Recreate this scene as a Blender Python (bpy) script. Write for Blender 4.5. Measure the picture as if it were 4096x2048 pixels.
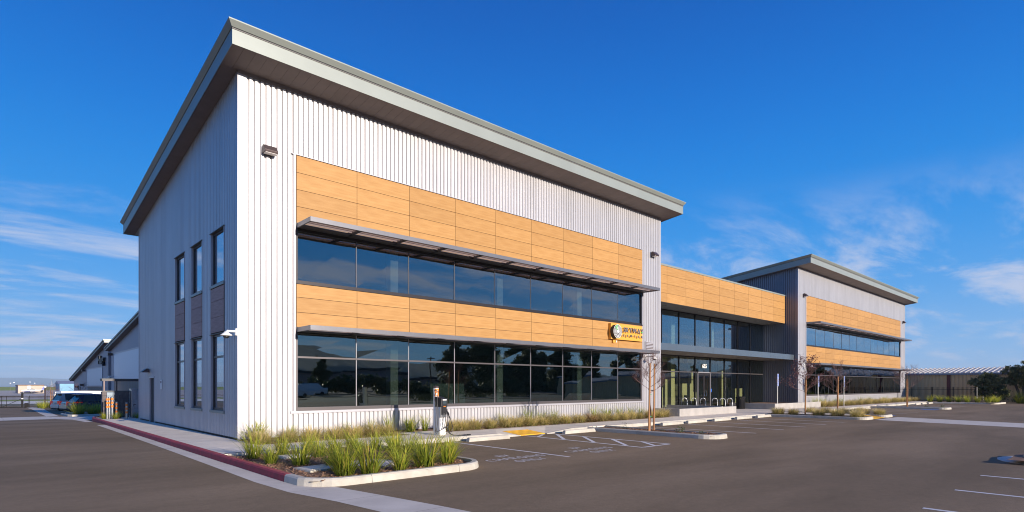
import bpy, math, random
from math import sin, cos, pi, radians, sqrt, atan2, hypot
from mathutils import Vector, Matrix, noise
scene = bpy.context.scene
for o in list(bpy.data.objects): bpy.data.objects.remove(o)

# ------------------------------------------------------------------ camera, world, sun, exposure
CX, CY, CZ = -5.827, -19.041, 1.69
cam_d = bpy.data.cameras.new('camera'); cam = bpy.data.objects.new('camera', cam_d)
scene.collection.objects.link(cam); scene.camera = cam
cam.location = (CX, CY, CZ)
cam.rotation_euler = (radians(90), 0, -radians(42.545))
cam_d.sensor_width = 36; cam_d.lens = 36 * 2296.6 / 4096
cam_d.shift_y = 521 / 4096
cam_d.clip_start = 0.1; cam_d.clip_end = 40000

SUN_EL, SUN_AZ = 12.5, 2.2          # azimuth measured from -Y towards +X
sd = Vector((sin(radians(SUN_AZ)) * cos(radians(SUN_EL)), -cos(radians(SUN_AZ)) * cos(radians(SUN_EL)), sin(radians(SUN_EL))))
W = bpy.data.worlds.new('World'); scene.world = W; W.use_nodes = True
nt = W.node_tree; nt.nodes.clear()
def N(t, **k):
    n = nt.nodes.new(t)
    for a, b in k.items(): setattr(n, a, b)
    return n
L = lambda a, b: nt.links.new(a, b)
out = N('ShaderNodeOutputWorld'); bg = N('ShaderNodeBackground'); bg.inputs['Strength'].default_value = 0.072
sky = N('ShaderNodeTexSky', sky_type='NISHITA', sun_disc=False, sun_elevation=radians(SUN_EL), sun_rotation=radians(180 - SUN_AZ), altitude=0, air_density=1.0, dust_density=0.3, ozone_density=2.2)
hs = N('ShaderNodeHueSaturation'); hs.inputs['Saturation'].default_value = 1.32; hs.inputs['Value'].default_value = 1.0
L(sky.outputs[0], hs.inputs['Color'])
tc = N('ShaderNodeTexCoord'); sep = N('ShaderNodeSeparateXYZ'); L(tc.outputs['Generated'], sep.inputs[0])
def M(op, a, b=None, c=None):
    n = N('ShaderNodeMath', operation=op)
    for i, v in enumerate((a, b, c)):
        if v is None: continue
        if isinstance(v, (int, float)): n.inputs[i].default_value = v
        else: L(v, n.inputs[i])
    return n.outputs[0]
zz = M('ADD', M('MAXIMUM', sep.outputs[2], 0.0), 0.10)
u = M('DIVIDE', sep.outputs[0], zz); v = M('DIVIDE', sep.outputs[1], zz)
cmb = N('ShaderNodeCombineXYZ'); L(u, cmb.inputs[0]); L(v, cmb.inputs[1])
mp = N('ShaderNodeMapping'); mp.inputs['Rotation'].default_value = (0, 0, radians(50)); mp.inputs['Scale'].default_value = (0.55, 1.25, 1)
mp.inputs['Location'].default_value = (3.1, 1.7, 0)
L(cmb.outputs[0], mp.inputs[0])
n1 = N('ShaderNodeTexNoise'); n1.inputs['Scale'].default_value = 1.7; n1.inputs['Detail'].default_value = 12; n1.inputs['Roughness'].default_value = 0.66; n1.inputs['Distortion'].default_value = 0.35
L(mp.outputs[0], n1.inputs['Vector'])
n2 = N('ShaderNodeTexNoise'); n2.inputs['Scale'].default_value = 0.55; n2.inputs['Detail'].default_value = 3
L(mp.outputs[0], n2.inputs['Vector'])
cl = M('MULTIPLY', n1.outputs[0], M('ADD', n2.outputs[0], 0.45))
mr = N('ShaderNodeMapRange', interpolation_type='SMOOTHSTEP'); mr.inputs[1].default_value = 0.405; mr.inputs[2].default_value = 0.64; L(cl, mr.inputs[0])
# cirrus lies in the lower third of the sky and dies out overhead
me_ = N('ShaderNodeMapRange', interpolation_type='SMOOTHSTEP'); me_.inputs[1].default_value = 0.32; me_.inputs[2].default_value = 0.16; L(sep.outputs[2], me_.inputs[0])
fac = M('MULTIPLY', M('MULTIPLY', mr.outputs[0], me_.outputs[0]), 0.84)
# the polarised, deep blue of the day: the physical sky is blended with a blue elevation ramp, the same all the way round
rp = N('ShaderNodeValToRGB'); L(sep.outputs[2], rp.inputs[0]); er = rp.color_ramp; er.interpolation = 'B_SPLINE'
SKYC = [(0.0, (3.3, 5.2, 7.8)), (0.05, (2.3, 4.8, 8.3)), (0.14, (0.80, 3.7, 8.5)), (0.26, (0.10, 2.8, 8.0)), (0.40, (0.0, 1.85, 7.0)), (0.56, (0.0, 1.0, 4.9)), (1.0, (0.0, 0.7, 3.6))]
while len(er.elements) < len(SKYC): er.elements.new(0.5)
for e_, (p_, c_) in zip(er.elements, SKYC): e_.position = p_; e_.color = (c_[0] / 10, c_[1] / 10, c_[2] / 10, 1)
sc = N('ShaderNodeVectorMath', operation='SCALE'); L(rp.outputs[0], sc.inputs[0]); sc.inputs['Scale'].default_value = 10.0
mx0 = N('ShaderNodeMix', data_type='RGBA'); mx0.inputs[0].default_value = 0.97; L(hs.outputs[0], mx0.inputs[6]); L(sc.outputs[0], mx0.inputs[7])
mix = N('ShaderNodeMix', data_type='RGBA'); L(fac, mix.inputs[0]); L(mx0.outputs[2], mix.inputs[6]); mix.inputs[7].default_value = (5.6, 6.2, 7.9, 1)
L(mix.outputs[2], bg.inputs[0]); L(bg.outputs[0], out.inputs[0])

sun_d = bpy.data.lights.new('sun', 'SUN'); sun_d.energy = 5.0; sun_d.angle = radians(0.53); sun_d.color = (1.0, 0.88, 0.76)
sun = bpy.data.objects.new('sun', sun_d); scene.collection.objects.link(sun)
sun.rotation_euler = (-sd).to_track_quat('-Z', 'Y').to_euler()
scene.render.engine = 'CYCLES'; scene.cycles.filter_width = 1.05
scene.view_settings.view_transform = 'Standard'; scene.view_settings.look = 'None'
scene.view_settings.exposure = 0.5; scene.view_settings.gamma = 1.0; scene.view_settings.use_curve_mapping = False

# ------------------------------------------------------------------ helpers
rnd = random.Random(7)
COL = scene.collection
MATS = {}
def mat(name, color, rough=0.6, metal=0.0, spec=0.5, var=0.0, nscale=8.0, bump=0.0, bscale=40.0, stretch=(1, 1, 1), objvar=0.0, color2=None, trans=0.0, attr=False, emit=None, coat=0.0, detail=5, c2range=(0.35, 0.65)):
    m = bpy.data.materials.new(name); m.use_nodes = True; t = m.node_tree; t.nodes.clear()
    def n(k, **kw):
        x = t.nodes.new(k)
        for a, b in kw.items(): setattr(x, a, b)
        return x
    l = t.links.new
    o = n('ShaderNodeOutputMaterial'); p = n('ShaderNodeBsdfPrincipled')
    p.inputs['Roughness'].default_value = rough; p.inputs['Metallic'].default_value = metal
    p.inputs['Specular IOR Level'].default_value = spec; p.inputs['Coat Weight'].default_value = coat
    tc = n('ShaderNodeTexCoord'); mp = n('ShaderNodeMapping'); mp.inputs['Scale'].default_value = stretch
    l(tc.outputs['Object'], mp.inputs[0])
    base = None
    if attr:
        a = n('ShaderNodeAttribute', attribute_name='col'); base = a.outputs['Color']
    else:
        r = n('ShaderNodeRGB'); r.outputs[0].default_value = (*color, 1); base = r.outputs[0]
    if var or color2:
        nz = n('ShaderNodeTexNoise'); nz.inputs['Scale'].default_value = nscale; nz.inputs['Detail'].default_value = detail; nz.inputs['Roughness'].default_value = 0.62
        l(mp.outputs[0], nz.inputs['Vector'])
        rr = n('ShaderNodeMapRange'); rr.inputs[1].default_value = c2range[0]; rr.inputs[2].default_value = c2range[1]; l(nz.outputs[0], rr.inputs[0])
        if color2:
            mx = n('ShaderNodeMix', data_type='RGBA'); l(rr.outputs[0], mx.inputs[0]); l(base, mx.inputs[6]); mx.inputs[7].default_value = (*color2, 1); base = mx.outputs[2]
        else:
            mul = n('ShaderNodeMapRange'); mul.inputs[1].default_value = 0; mul.inputs[2].default_value = 1; mul.inputs[3].default_value = 1 - var; mul.inputs[4].default_value = 1 + var
            l(rr.outputs[0], mul.inputs[0])
            h = n('ShaderNodeHueSaturation'); l(mul.outputs[0], h.inputs['Value']); l(base, h.inputs['Color']); base = h.outputs[0]
    if objvar:
        oi = n('ShaderNodeObjectInfo'); mm = n('ShaderNodeMapRange'); mm.inputs[3].default_value = 1 - objvar; mm.inputs[4].default_value = 1 + objvar
        l(oi.outputs['Random'], mm.inputs[0]); h = n('ShaderNodeHueSaturation'); l(mm.outputs[0], h.inputs['Value']); l(base, h.inputs['Color']); base = h.outputs[0]
    l(base, p.inputs['Base Color'])
    if bump:
        bn = n('ShaderNodeTexNoise'); bn.inputs['Scale'].default_value = bscale; bn.inputs['Detail'].default_value = 4; l(mp.outputs[0], bn.inputs['Vector'])
        b = n('ShaderNodeBump'); b.inputs['Strength'].default_value = bump; b.inputs['Distance'].default_value = 0.01; l(bn.outputs[0], b.inputs['Height']); l(b.outputs[0], p.inputs['Normal'])
    if emit: p.inputs['Emission Color'].default_value = (*emit[:3], 1); p.inputs['Emission Strength'].default_value = emit[3]
    if trans:
        tr = n('ShaderNodeBsdfTranslucent'); l(base, tr.inputs[0]); mx = n('ShaderNodeMixShader'); mx.inputs[0].default_value = trans
        l(p.outputs[0], mx.inputs[1]); l(tr.outputs[0], mx.inputs[2]); l(mx.outputs[0], o.inputs[0])
    else: l(p.outputs[0], o.inputs[0])
    MATS[name] = m; return m

def glass_mat(name, tint, refl, rough=0.0, rcol=(1, 1, 1)):
    m = bpy.data.materials.new(name); m.use_nodes = True; t = m.node_tree; t.nodes.clear(); l = t.links.new
    o = t.nodes.new('ShaderNodeOutputMaterial'); tr = t.nodes.new('ShaderNodeBsdfTransparent'); tr.inputs[0].default_value = (*tint, 1)
    g = t.nodes.new('ShaderNodeBsdfGlossy'); g.inputs['Roughness'].default_value = rough; g.inputs[0].default_value = (*rcol, 1)
    fr = t.nodes.new('ShaderNodeFresnel'); fr.inputs[0].default_value = 1.5
    ge = t.nodes.new('ShaderNodeNewGeometry'); io = t.nodes.new('ShaderNodeMapRange'); io.inputs[3].default_value = 1.5; io.inputs[4].default_value = 1 / 1.5; l(ge.outputs['Backfacing'], io.inputs[0]); l(io.outputs[0], fr.inputs[0])
    ma = t.nodes.new('ShaderNodeMath'); ma.operation = 'MULTIPLY_ADD'; ma.inputs[1].default_value = 1 - refl; ma.inputs[2].default_value = refl; ma.use_clamp = True
    l(fr.outputs[0], ma.inputs[0])
    # panes are never perfectly flat: a large slow ripple bends the reflections
    tc = t.nodes.new('ShaderNodeTexCoord'); nz = t.nodes.new('ShaderNodeTexNoise'); nz.inputs['Scale'].default_value = 0.8; nz.inputs['Detail'].default_value = 1
    b = t.nodes.new('ShaderNodeBump'); b.inputs['Strength'].default_value = 0.12; b.inputs['Distance'].default_value = 0.02
    l(tc.outputs['Object'], nz.inputs['Vector']); l(nz.outputs[0], b.inputs['Height']); l(b.outputs[0], g.inputs['Normal'])
    mx = t.nodes.new('ShaderNodeMixShader'); l(ma.outputs[0], mx.inputs[0]); l(tr.outputs[0], mx.inputs[1]); l(g.outputs[0], mx.inputs[2]); l(mx.outputs[0], o.inputs[0])
    MATS[name] = m; return m

mat('siding', (0.535, 0.525, 0.535), 0.45, 0.42, 0.5, var=0.05, nscale=1.2, objvar=0.03, stretch=(1, 1, 0.3))
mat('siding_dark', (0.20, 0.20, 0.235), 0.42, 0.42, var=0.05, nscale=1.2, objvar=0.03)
mat('trim', (0.47, 0.46, 0.49), 0.42, 0.3, var=0.03)
mat('wood', (0.395, 0.205, 0.064), 0.55, 0, 0.3, color2=(0.465, 0.26, 0.092), nscale=1.0, stretch=(1.1, 1.1, 14), objvar=0.075, bump=0.05, bscale=3, detail=6)
mat('brown_panel', (0.50, 0.32, 0.27), 0.7, color2=(0.40, 0.25, 0.21), nscale=2, stretch=(1, 1, 10), objvar=0.06)
mat('reveal', (0.06, 0.03, 0.015), 0.8)
mat('fascia', (0.285, 0.315, 0.29), 0.45, 0.25, var=0.04, nscale=0.6)
mat('fascia_dark', (0.10, 0.11, 0.11), 0.5, 0.2)
mat('soffit', (0.20, 0.165, 0.155), 0.65, 0.0, var=0.06, nscale=2, objvar=0.05)
mat('roof_top', (0.4, 0.4, 0.4), 0.7, var=0.05)
mat('mullion_dark', (0.045, 0.040, 0.042), 0.35, 0.5)
mat('mullion_mid', (0.14, 0.125, 0.125), 0.35, 0.5)
mat('mullion_light', (0.45, 0.42, 0.43), 0.35, 0.6)
mat('awning', (0.20, 0.20, 0.215), 0.38, 0.55, var=0.05, nscale=3)
mat('awning_slat', (0.50, 0.42, 0.43), 0.5, 0.2)
mat('awning_dark', (0.07, 0.065, 0.07), 0.5, 0.3)
mat('canopy', (0.16, 0.20, 0.24), 0.25, 0.55, var=0.04, nscale=1)
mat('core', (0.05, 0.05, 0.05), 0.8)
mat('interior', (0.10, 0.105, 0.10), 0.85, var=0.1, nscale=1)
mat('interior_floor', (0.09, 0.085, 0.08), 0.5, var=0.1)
mat('column', (0.72, 0.80, 0.74), 0.6)
mat('wall_green', (0.40, 0.375, 0.27), 0.7, var=0.05)
mat('board_green', (0.34, 0.44, 0.41), 0.4)
mat('concrete', (0.82, 0.72, 0.57), 0.85, color2=(0.70, 0.61, 0.485), nscale=1.6, bump=0.25, bscale=60, objvar=0.045)
mat('concrete_curb', (0.56, 0.52, 0.44), 0.85, color2=(0.43, 0.40, 0.335), nscale=2.2, bump=0.3, bscale=50, objvar=0.05)
mat('concrete_gutter', (0.68, 0.61, 0.51), 0.85, color2=(0.55, 0.49, 0.41), nscale=1.1, bump=0.3, bscale=50, detail=8)
mat('concrete_wall', (0.42, 0.395, 0.365), 0.85, color2=(0.33, 0.31, 0.285), nscale=1.5, stretch=(1, 1, 0.4), bump=0.25, bscale=25)
mat('red_curb', (0.46, 0.045, 0.055), 0.7, color2=(0.30, 0.04, 0.045), nscale=5, bump=0.35, bscale=60, objvar=0.06)
def mk_asphalt(name, ca, cb, cc):
    m = mat(name, ca, 0.88, spec=0.25)
    t = m.node_tree; p = [n for n in t.nodes if n.type == 'BSDF_PRINCIPLED'][0]
    l = t.links.new
    tc = t.nodes.new('ShaderNodeTexCoord')
    a = t.nodes.new('ShaderNodeTexNoise'); a.inputs['Scale'].default_value = 0.22; a.inputs['Detail'].default_value = 6; a.inputs['Roughness'].default_value = 0.6
    mp = t.nodes.new('ShaderNodeMapping'); mp.inputs['Scale'].default_value = (0.5, 1.6, 1); mp.inputs['Rotation'].default_value = (0, 0, 0.5)
    l(tc.outputs['Object'], mp.inputs[0]); l(mp.outputs[0], a.inputs['Vector'])
    b = t.nodes.new('ShaderNodeTexNoise'); b.inputs['Scale'].default_value = 9; b.inputs['Detail'].default_value = 8; b.inputs['Roughness'].default_value = 0.75; l(tc.outputs['Object'], b.inputs['Vector'])
    g = t.nodes.new('ShaderNodeTexNoise'); g.inputs['Scale'].default_value = 95; g.inputs['Detail'].default_value = 2; l(tc.outputs['Object'], g.inputs['Vector'])
    r1 = t.nodes.new('ShaderNodeValToRGB'); r1.color_ramp.elements[0].position = 0.36; r1.color_ramp.elements[1].position = 0.64
    r1.color_ramp.elements[0].color = (*ca, 1); r1.color_ramp.elements[1].color = (*cb, 1); l(a.outputs[0], r1.inputs[0])
    mx = t.nodes.new('ShaderNodeMix'); mx.data_type = 'RGBA'; mx.blend_type = 'MULTIPLY'; mx.inputs[0].default_value = 1
    r2 = t.nodes.new('ShaderNodeMapRange'); r2.inputs[1].default_value = 0.3; r2.inputs[2].default_value = 0.7; r2.inputs[3].default_value = 0.88; r2.inputs[4].default_value = 1.12; l(b.outputs[0], r2.inputs[0])
    r3 = t.nodes.new('ShaderNodeMapRange'); r3.inputs[1].default_value = 0.35; r3.inputs[2].default_value = 0.65; r3.inputs[3].default_value = 0.78; r3.inputs[4].default_value = 1.22; l(g.outputs[0], r3.inputs[0])
    mm = t.nodes.new('ShaderNodeMath'); mm.operation = 'MULTIPLY'; l(r2.outputs[0], mm.inputs[0]); l(r3.outputs[0], mm.inputs[1])
    l(r1.outputs[0], mx.inputs[6]); l(mm.outputs[0], mx.inputs[7]); l(mx.outputs[2], p.inputs['Base Color'])
    bp = t.nodes.new('ShaderNodeBump'); bp.inputs['Strength'].default_value = 0.5; bp.inputs['Distance'].default_value = 0.004; l(g.outputs[0], bp.inputs['Height']); l(bp.outputs[0], p.inputs['Normal'])
    return m
mk_asphalt('asphalt', (0.172, 0.121, 0.068), (0.265, 0.188, 0.112), None)
mat('ground_far', (0.10, 0.11, 0.06), 0.95, color2=(0.15, 0.13, 0.09), nscale=0.02)
mat('grass_far', (0.20, 0.26, 0.035), 0.95, color2=(0.28, 0.30, 0.06), nscale=0.05, bump=0.5, bscale=1)
mat('apron_far', (0.42, 0.36, 0.30), 0.9, color2=(0.50, 0.43, 0.36), nscale=0.05)
mat('pale_far', (0.80, 0.74, 0.63), 0.9, var=0.05)
mat('dirt_far', (0.24, 0.16, 0.10), 0.95, var=0.1, nscale=0.2)
mat('hill_mat', (0.07, 0.085, 0.05), 1.0, color2=(0.12, 0.115, 0.08), nscale=0.002)
mat('paint_white', (0.72, 0.70, 0.68), 0.75, color2=(0.58, 0.56, 0.545), nscale=6, c2range=(0.45, 0.8))
mat('paint_faded', (0.66, 0.63, 0.60), 0.8, color2=(0.40, 0.36, 0.33), nscale=7, c2range=(0.4, 0.75))
mat('paint_blue', (0.06, 0.16, 0.42), 0.8, var=0.1)
mat('mat_yellow', (0.86, 0.46, 0.03), 0.6, var=0.05, nscale=4)
mat('mulch', (0.17, 0.085, 0.045), 0.95, color2=(0.34, 0.20, 0.12), nscale=22, bump=1.0, bscale=45, c2range=(0.4, 0.62))
mat('mulch_chip', (0.36, 0.20, 0.11), 0.9, objvar=0.3, var=0.35, nscale=9)
mat('soil', (0.13, 0.08, 0.05), 0.95, var=0.3, nscale=20)
mat('grass_blade', (1, 1, 1), 0.5, objvar=0.16, spec=0.35, attr=True, trans=0.4)
mat('leaf_dark', (0.07, 0.085, 0.03), 0.5, color2=(0.17, 0.18, 0.07), nscale=0.9, trans=0.18)
mat('leaf_small', (0.06, 0.095, 0.03), 0.5, color2=(0.10, 0.14, 0.05), nscale=5, trans=0.2)
mat('leaf_red', (0.11, 0.03, 0.035), 0.6, trans=0.2)
mat('bark', (0.30, 0.18, 0.12), 0.85, color2=(0.16, 0.09, 0.06), nscale=12, stretch=(1, 1, 0.2))
mat('twig', (0.17, 0.095, 0.085), 0.8)
mat('bark_dark', (0.08, 0.055, 0.04), 0.9, var=0.2)
mat('stake', (0.44, 0.21, 0.075), 0.75, color2=(0.30, 0.14, 0.06), nscale=6, stretch=(1, 1, 0.15))
mat('tie_green', (0.02, 0.30, 0.16), 0.5)
mat('strap_black', (0.02, 0.02, 0.02), 0.6)
mat('galv', (0.38, 0.39, 0.40), 0.35, 0.85, var=0.08, nscale=8)
mat('steel', (0.55, 0.55, 0.56), 0.22, 0.95, var=0.15, nscale=3)
mat('black_metal', (0.018, 0.017, 0.018), 0.8, 0.0, 0.15)
mat('bronze', (0.085, 0.06, 0.06), 0.4, 0.4)
mat('white_plastic', (0.78, 0.77, 0.74), 0.35)
mat('black_plastic', (0.02, 0.02, 0.022), 0.35)
mat('orange', (0.85, 0.24, 0.02), 0.45)
mat('band_orange', (0.80, 0.22, 0.02), 0.5)
mat('sign_orange', (0.72, 0.36, 0.05), 0.45)
mat('sign_grey', (0.17, 0.155, 0.165), 0.5, 0.1)
mat('sign_black', (0.015, 0.015, 0.017), 0.5)
mat('sign_white', (0.82, 0.82, 0.80), 0.45)
mat('sign_green', (0.04, 0.42, 0.08), 0.45)
mat('sign_blue', (0.025, 0.11, 0.50), 0.4)
mat('pole_white', (0.72, 0.70, 0.62), 0.4, 0.2)
mat('screen', (0.05, 0.07, 0.08), 0.1)
mat('lens', (0.75, 0.7, 0.65), 0.15)
mat('downlight', (0.45, 0.40, 0.36), 0.3, 0.4)
mat('number_white', (0.85, 0.83, 0.80), 0.4)
mat('block', (0.17, 0.15, 0.15), 0.95, color2=(0.115, 0.10, 0.10), nscale=7, bump=1.0, bscale=20, objvar=0.14)
mat('mortar', (0.10, 0.09, 0.09), 0.95)
mat('poly', (0.55, 0.60, 0.68), 0.35, 0.1, var=0.03)
mat('beige_wall', (0.30, 0.235, 0.19), 0.8, var=0.05)
mat('hangar_wall', (0.34, 0.33, 0.38), 0.5, 0.3)
mat('ware_wall', (0.58, 0.44, 0.25), 0.75, var=0.06, nscale=1)
mat('ware_red', (0.11, 0.018, 0.02), 0.6)
mat('ware_roof', (0.60, 0.55, 0.49), 0.6, var=0.12, nscale=0.8)
mat('ware_gutter', (0.20, 0.24, 0.33), 0.5, 0.2)
mat('tan_wall', (0.52, 0.44, 0.35), 0.85, var=0.05, nscale=0.3)
mat('brown_trim', (0.22, 0.12, 0.07), 0.8)
mat('blue_shed', (0.16, 0.36, 0.52), 0.6, var=0.08, nscale=0.5)
mat('rubber', (0.02, 0.02, 0.02), 0.8)
mat('rim', (0.45, 0.45, 0.46), 0.25, 0.8)
mat('tail_red', (0.32, 0.01, 0.01), 0.2, emit=(1, 0.05, 0.02, 0.12))
mat('lamp_clear', (0.7, 0.7, 0.72), 0.15)
mat('plate', (0.6, 0.6, 0.58), 0.5)
mat('car_navy', (0.035, 0.045, 0.095), 0.22, 0.5, coat=0.6)
mat('car_champagne', (0.72, 0.62, 0.48), 0.28, 0.5, coat=0.5)
mat('car_silver', (0.62, 0.59, 0.58), 0.28, 0.5, coat=0.5)
mat('car_white', (0.78, 0.77, 0.74), 0.3, 0, coat=0.5)
mat('plane_blue', (0.04, 0.09, 0.5), 0.3, coat=0.4)
glass_mat('glass_up', (0.52, 0.56, 0.57), 0.20, rcol=(0.86, 0.90, 0.92))
glass_mat('glass_far_up', (0.50, 0.60, 0.62), 0.38, rcol=(0.75, 0.92, 1.0))
glass_mat('glass_far_low', (0.30, 0.33, 0.32), 0.17, rcol=(0.9, 0.97, 1.0))
glass_mat('glass_side', (0.40, 0.42, 0.45), 0.42, rcol=(0.85, 0.92, 1.0))
glass_mat('glass_entry', (0.86, 0.89, 0.78), 0.05, rcol=(0.9, 0.95, 1.0))
glass_mat('glass_low', (0.46, 0.50, 0.475), 0.17, rcol=(0.85, 0.97, 0.95))
glass_mat('glass_link', (0.66, 0.72, 0.70), 0.22, rcol=(0.85, 0.95, 1.0))
glass_mat('glass_car', (0.05, 0.06, 0.07), 0.10)

class MB:
    def __init__(s): s.v = []; s.f = []; s.m = []; s.c = None
    def add(s, vs, fs, m=0):
        b = len(s.v); s.v += [tuple(p) for p in vs]; s.f += [tuple(i + b for i in f) for f in fs]; s.m += [m] * len(fs); return s
    def box(s, x0, y0, z0, x1, y1, z1, m=0, R=None, o=(0, 0, 0)):
        vs = [(x, y, z) for z in (z0, z1) for y in (y0, y1) for x in (x0, x1)]
        if R is not None: vs = [tuple(R @ Vector(p) + Vector(o)) for p in vs]
        return s.add(vs, [(0, 2, 3, 1), (4, 5, 7, 6), (0, 1, 5, 4), (2, 6, 7, 3), (0, 4, 6, 2), (1, 3, 7, 5)], m)
    def prism(s, poly, z0, z1, m=0):       # poly in XY, ccw
        n = len(poly); zf0 = z0 if callable(z0) else (lambda x, y: z0); zf1 = z1 if callable(z1) else (lambda x, y: z1)
        vs = [(x, y, zf0(x, y)) for x, y in poly] + [(x, y, zf1(x, y)) for x, y in poly]
        return s.add(vs, [tuple(range(n - 1, -1, -1)), tuple(range(n, 2 * n))] + [(i, (i + 1) % n, n + (i + 1) % n, n + i) for i in range(n)], m)
    def extr(s, prof, a, b, axis, m=0):     # profile (p,q) extruded along axis from a to b; axis 'x': (y,z) 'y': (x,z)
        n = len(prof)
        mk = (lambda t, p: (t, p[0], p[1])) if axis == 'x' else (lambda t, p: (p[0], t, p[1]))
        vs = [mk(a, p) for p in prof] + [mk(b, p) for p in prof]
        fs = [tuple(range(n)), tuple(range(2 * n - 1, n - 1, -1))] + [(i, n + i, n + (i + 1) % n, (i + 1) % n) for i in range(n)]
        return s.add(vs, fs, m)
    def tube(s, pts, r, n=6, m=0, cap=True):
        pts = [Vector(p) for p in pts]; rs = r if isinstance(r, (list, tuple)) else [r] * len(pts); vs = []; fs = []
        up = Vector((0, 0, 1))
        for i, p in enumerate(pts):
            d = (pts[min(i + 1, len(pts) - 1)] - pts[max(i - 1, 0)])
            if d.length < 1e-9: d = Vector((0, 0, 1))
            d.normalize(); a = d.cross(up)
            if a.length < 1e-3: a = d.cross(Vector((1, 0, 0)))
            a.normalize(); b = d.cross(a)
            for k in range(n): t = 2 * pi * k / n; vs.append(p + a * (rs[i] * cos(t)) + b * (rs[i] * sin(t)))
        for i in range(len(pts) - 1):
            for k in range(n): fs.append((i * n + k, i * n + (k + 1) % n, (i + 1) * n + (k + 1) % n, (i + 1) * n + k))
        if cap: fs += [tuple(range(n)), tuple(range(len(pts) * n - 1, (len(pts) - 1) * n - 1, -1))]
        return s.add(vs, fs, m)
    def cyl(s, x, y, z0, z1, r, n=12, m=0, r2=None): return s.tube([(x, y, z0), (x, y, z1)], [r, r if r2 is None else r2], n, m)
    def lathe(s, x, y, prof, n=16, m=0):    # prof (r,z)
        vs = []; fs = []
        for r, z in prof:
            for k in range(n): vs.append((x + r * cos(2 * pi * k / n), y + r * sin(2 * pi * k / n), z))
        for i in range(len(prof) - 1):
            for k in range(n): fs.append((i * n + k, i * n + (k + 1) % n, (i + 1) * n + (k + 1) % n, (i + 1) * n + k))
        fs += [tuple(range(n - 1, -1, -1)), tuple(range((len(prof) - 1) * n, len(prof) * n))]
        return s.add(vs, fs, m)
    def mesh(s, name, mats, smooth=False):
        me = bpy.data.meshes.new(name); me.from_pydata(s.v, [], s.f)
        for mm in (mats if isinstance(mats, (list, tuple)) else [mats]): me.materials.append(MATS[mm])
        me.polygons.foreach_set('material_index', s.m)
        if smooth: me.polygons.foreach_set('use_smooth', [True] * len(me.polygons))
        if s.c is not None:
            a = me.color_attributes.new('col', 'FLOAT_COLOR', 'POINT'); a.data.foreach_set('color', [x for c in s.c for x in (*c, 1.0)])
        me.update(); return me
    def build(s, name, mats, parent=None, smooth=False, bevel=0, **kw):
        me = s.mesh(name, mats, smooth); return link(name, me, parent, bevel=bevel, **kw)
def link(name, me, parent=None, loc=None, rz=None, bevel=0, label=None, cat=None, group=None, kind=None):
    o = bpy.data.objects.new(name, me); COL.objects.link(o)
    if parent is not None: o.parent = parent
    if loc is not None: o.location = loc
    if rz is not None: o.rotation_euler = (0, 0, rz)
    if bevel:
        b = o.modifiers.new('bevel', 'BEVEL'); b.width = bevel; b.segments = 2; b.limit_method = 'ANGLE'; b.angle_limit = radians(40)
    if label: o['label'] = label
    if cat: o['category'] = cat
    if group: o['group'] = group
    if kind: o['kind'] = kind
    return o
def thing(name, loc=(0, 0, 0), rz=0, label=None, cat=None, group=None, kind=None):
    return link(name, None, None, loc, rz, 0, label, cat, group, kind)
def copy_tree(o, parent=None):
    c = o.copy(); COL.objects.link(c); c.parent = parent
    for ch in list(o.children): copy_tree(ch, c)
    return c
ORD = ['first', 'second', 'third', 'fourth', 'fifth', 'sixth', 'seventh', 'eighth', 'ninth', 'tenth', 'eleventh', 'twelfth', 'thirteenth', 'fourteenth', 'fifteenth', 'sixteenth', 'seventeenth', 'eighteenth', 'nineteenth', 'twentieth', 'twenty-first', 'twenty-second', 'twenty-third', 'twenty-fourth', 'twenty-fifth', 'twenty-sixth', 'twenty-seventh', 'twenty-eighth', 'twenty-ninth', 'thirtieth']
def text_mb(s, size, extrude, bold=0.0, space=1.0):
    cu = bpy.data.curves.new('t', 'FONT'); cu.body = s; cu.size = size; cu.extrude = extrude; cu.offset = bold; cu.align_x = 'CENTER'; cu.align_y = 'CENTER'; cu.space_character = space; cu.resolution_u = 2
    ob = bpy.data.objects.new('t', cu); me = bpy.data.meshes.new_from_object(ob)
    mb = MB(); mb.v = [tuple(q.co) for q in me.vertices]; mb.f = [tuple(p.vertices) for p in me.polygons]; mb.m = [0] * len(mb.f)
    bpy.data.objects.remove(ob); bpy.data.curves.remove(cu); bpy.data.meshes.remove(me); return mb
def xf(mb, fn): mb.v = [fn(*p) for p in mb.v]; return mb

def zg(x, y): return -0.15 - min(1.5, 0.018 * max(0.0, y - 16))

# ------------------------------------------------------------------ ground
def sheet(name, xs, ys, z, m, dz=0.0, **kw):
    mb = MB(); n = len(xs)
    vs = [(x, y, z(x, y) + dz) for y in ys for x in xs]
    fs = [(j * n + i, j * n + i + 1, (j + 1) * n + i + 1, (j + 1) * n + i) for j in range(len(ys) - 1) for i in range(n - 1)]
    mb.add(vs, fs); return mb.build(name, m, kind='structure', **kw)
YS = [16, 30, 50, 70, 99.4, 140]
sheet('ground', [-20000, -300, 300, 20000], [-20000, -200] + YS + [400, 20000], zg, 'ground_far', -0.06)
sheet('asphalt_lot', [-70, -12, 40, 100], [-40] + YS[:5] + [110], zg, 'asphalt')
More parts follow.
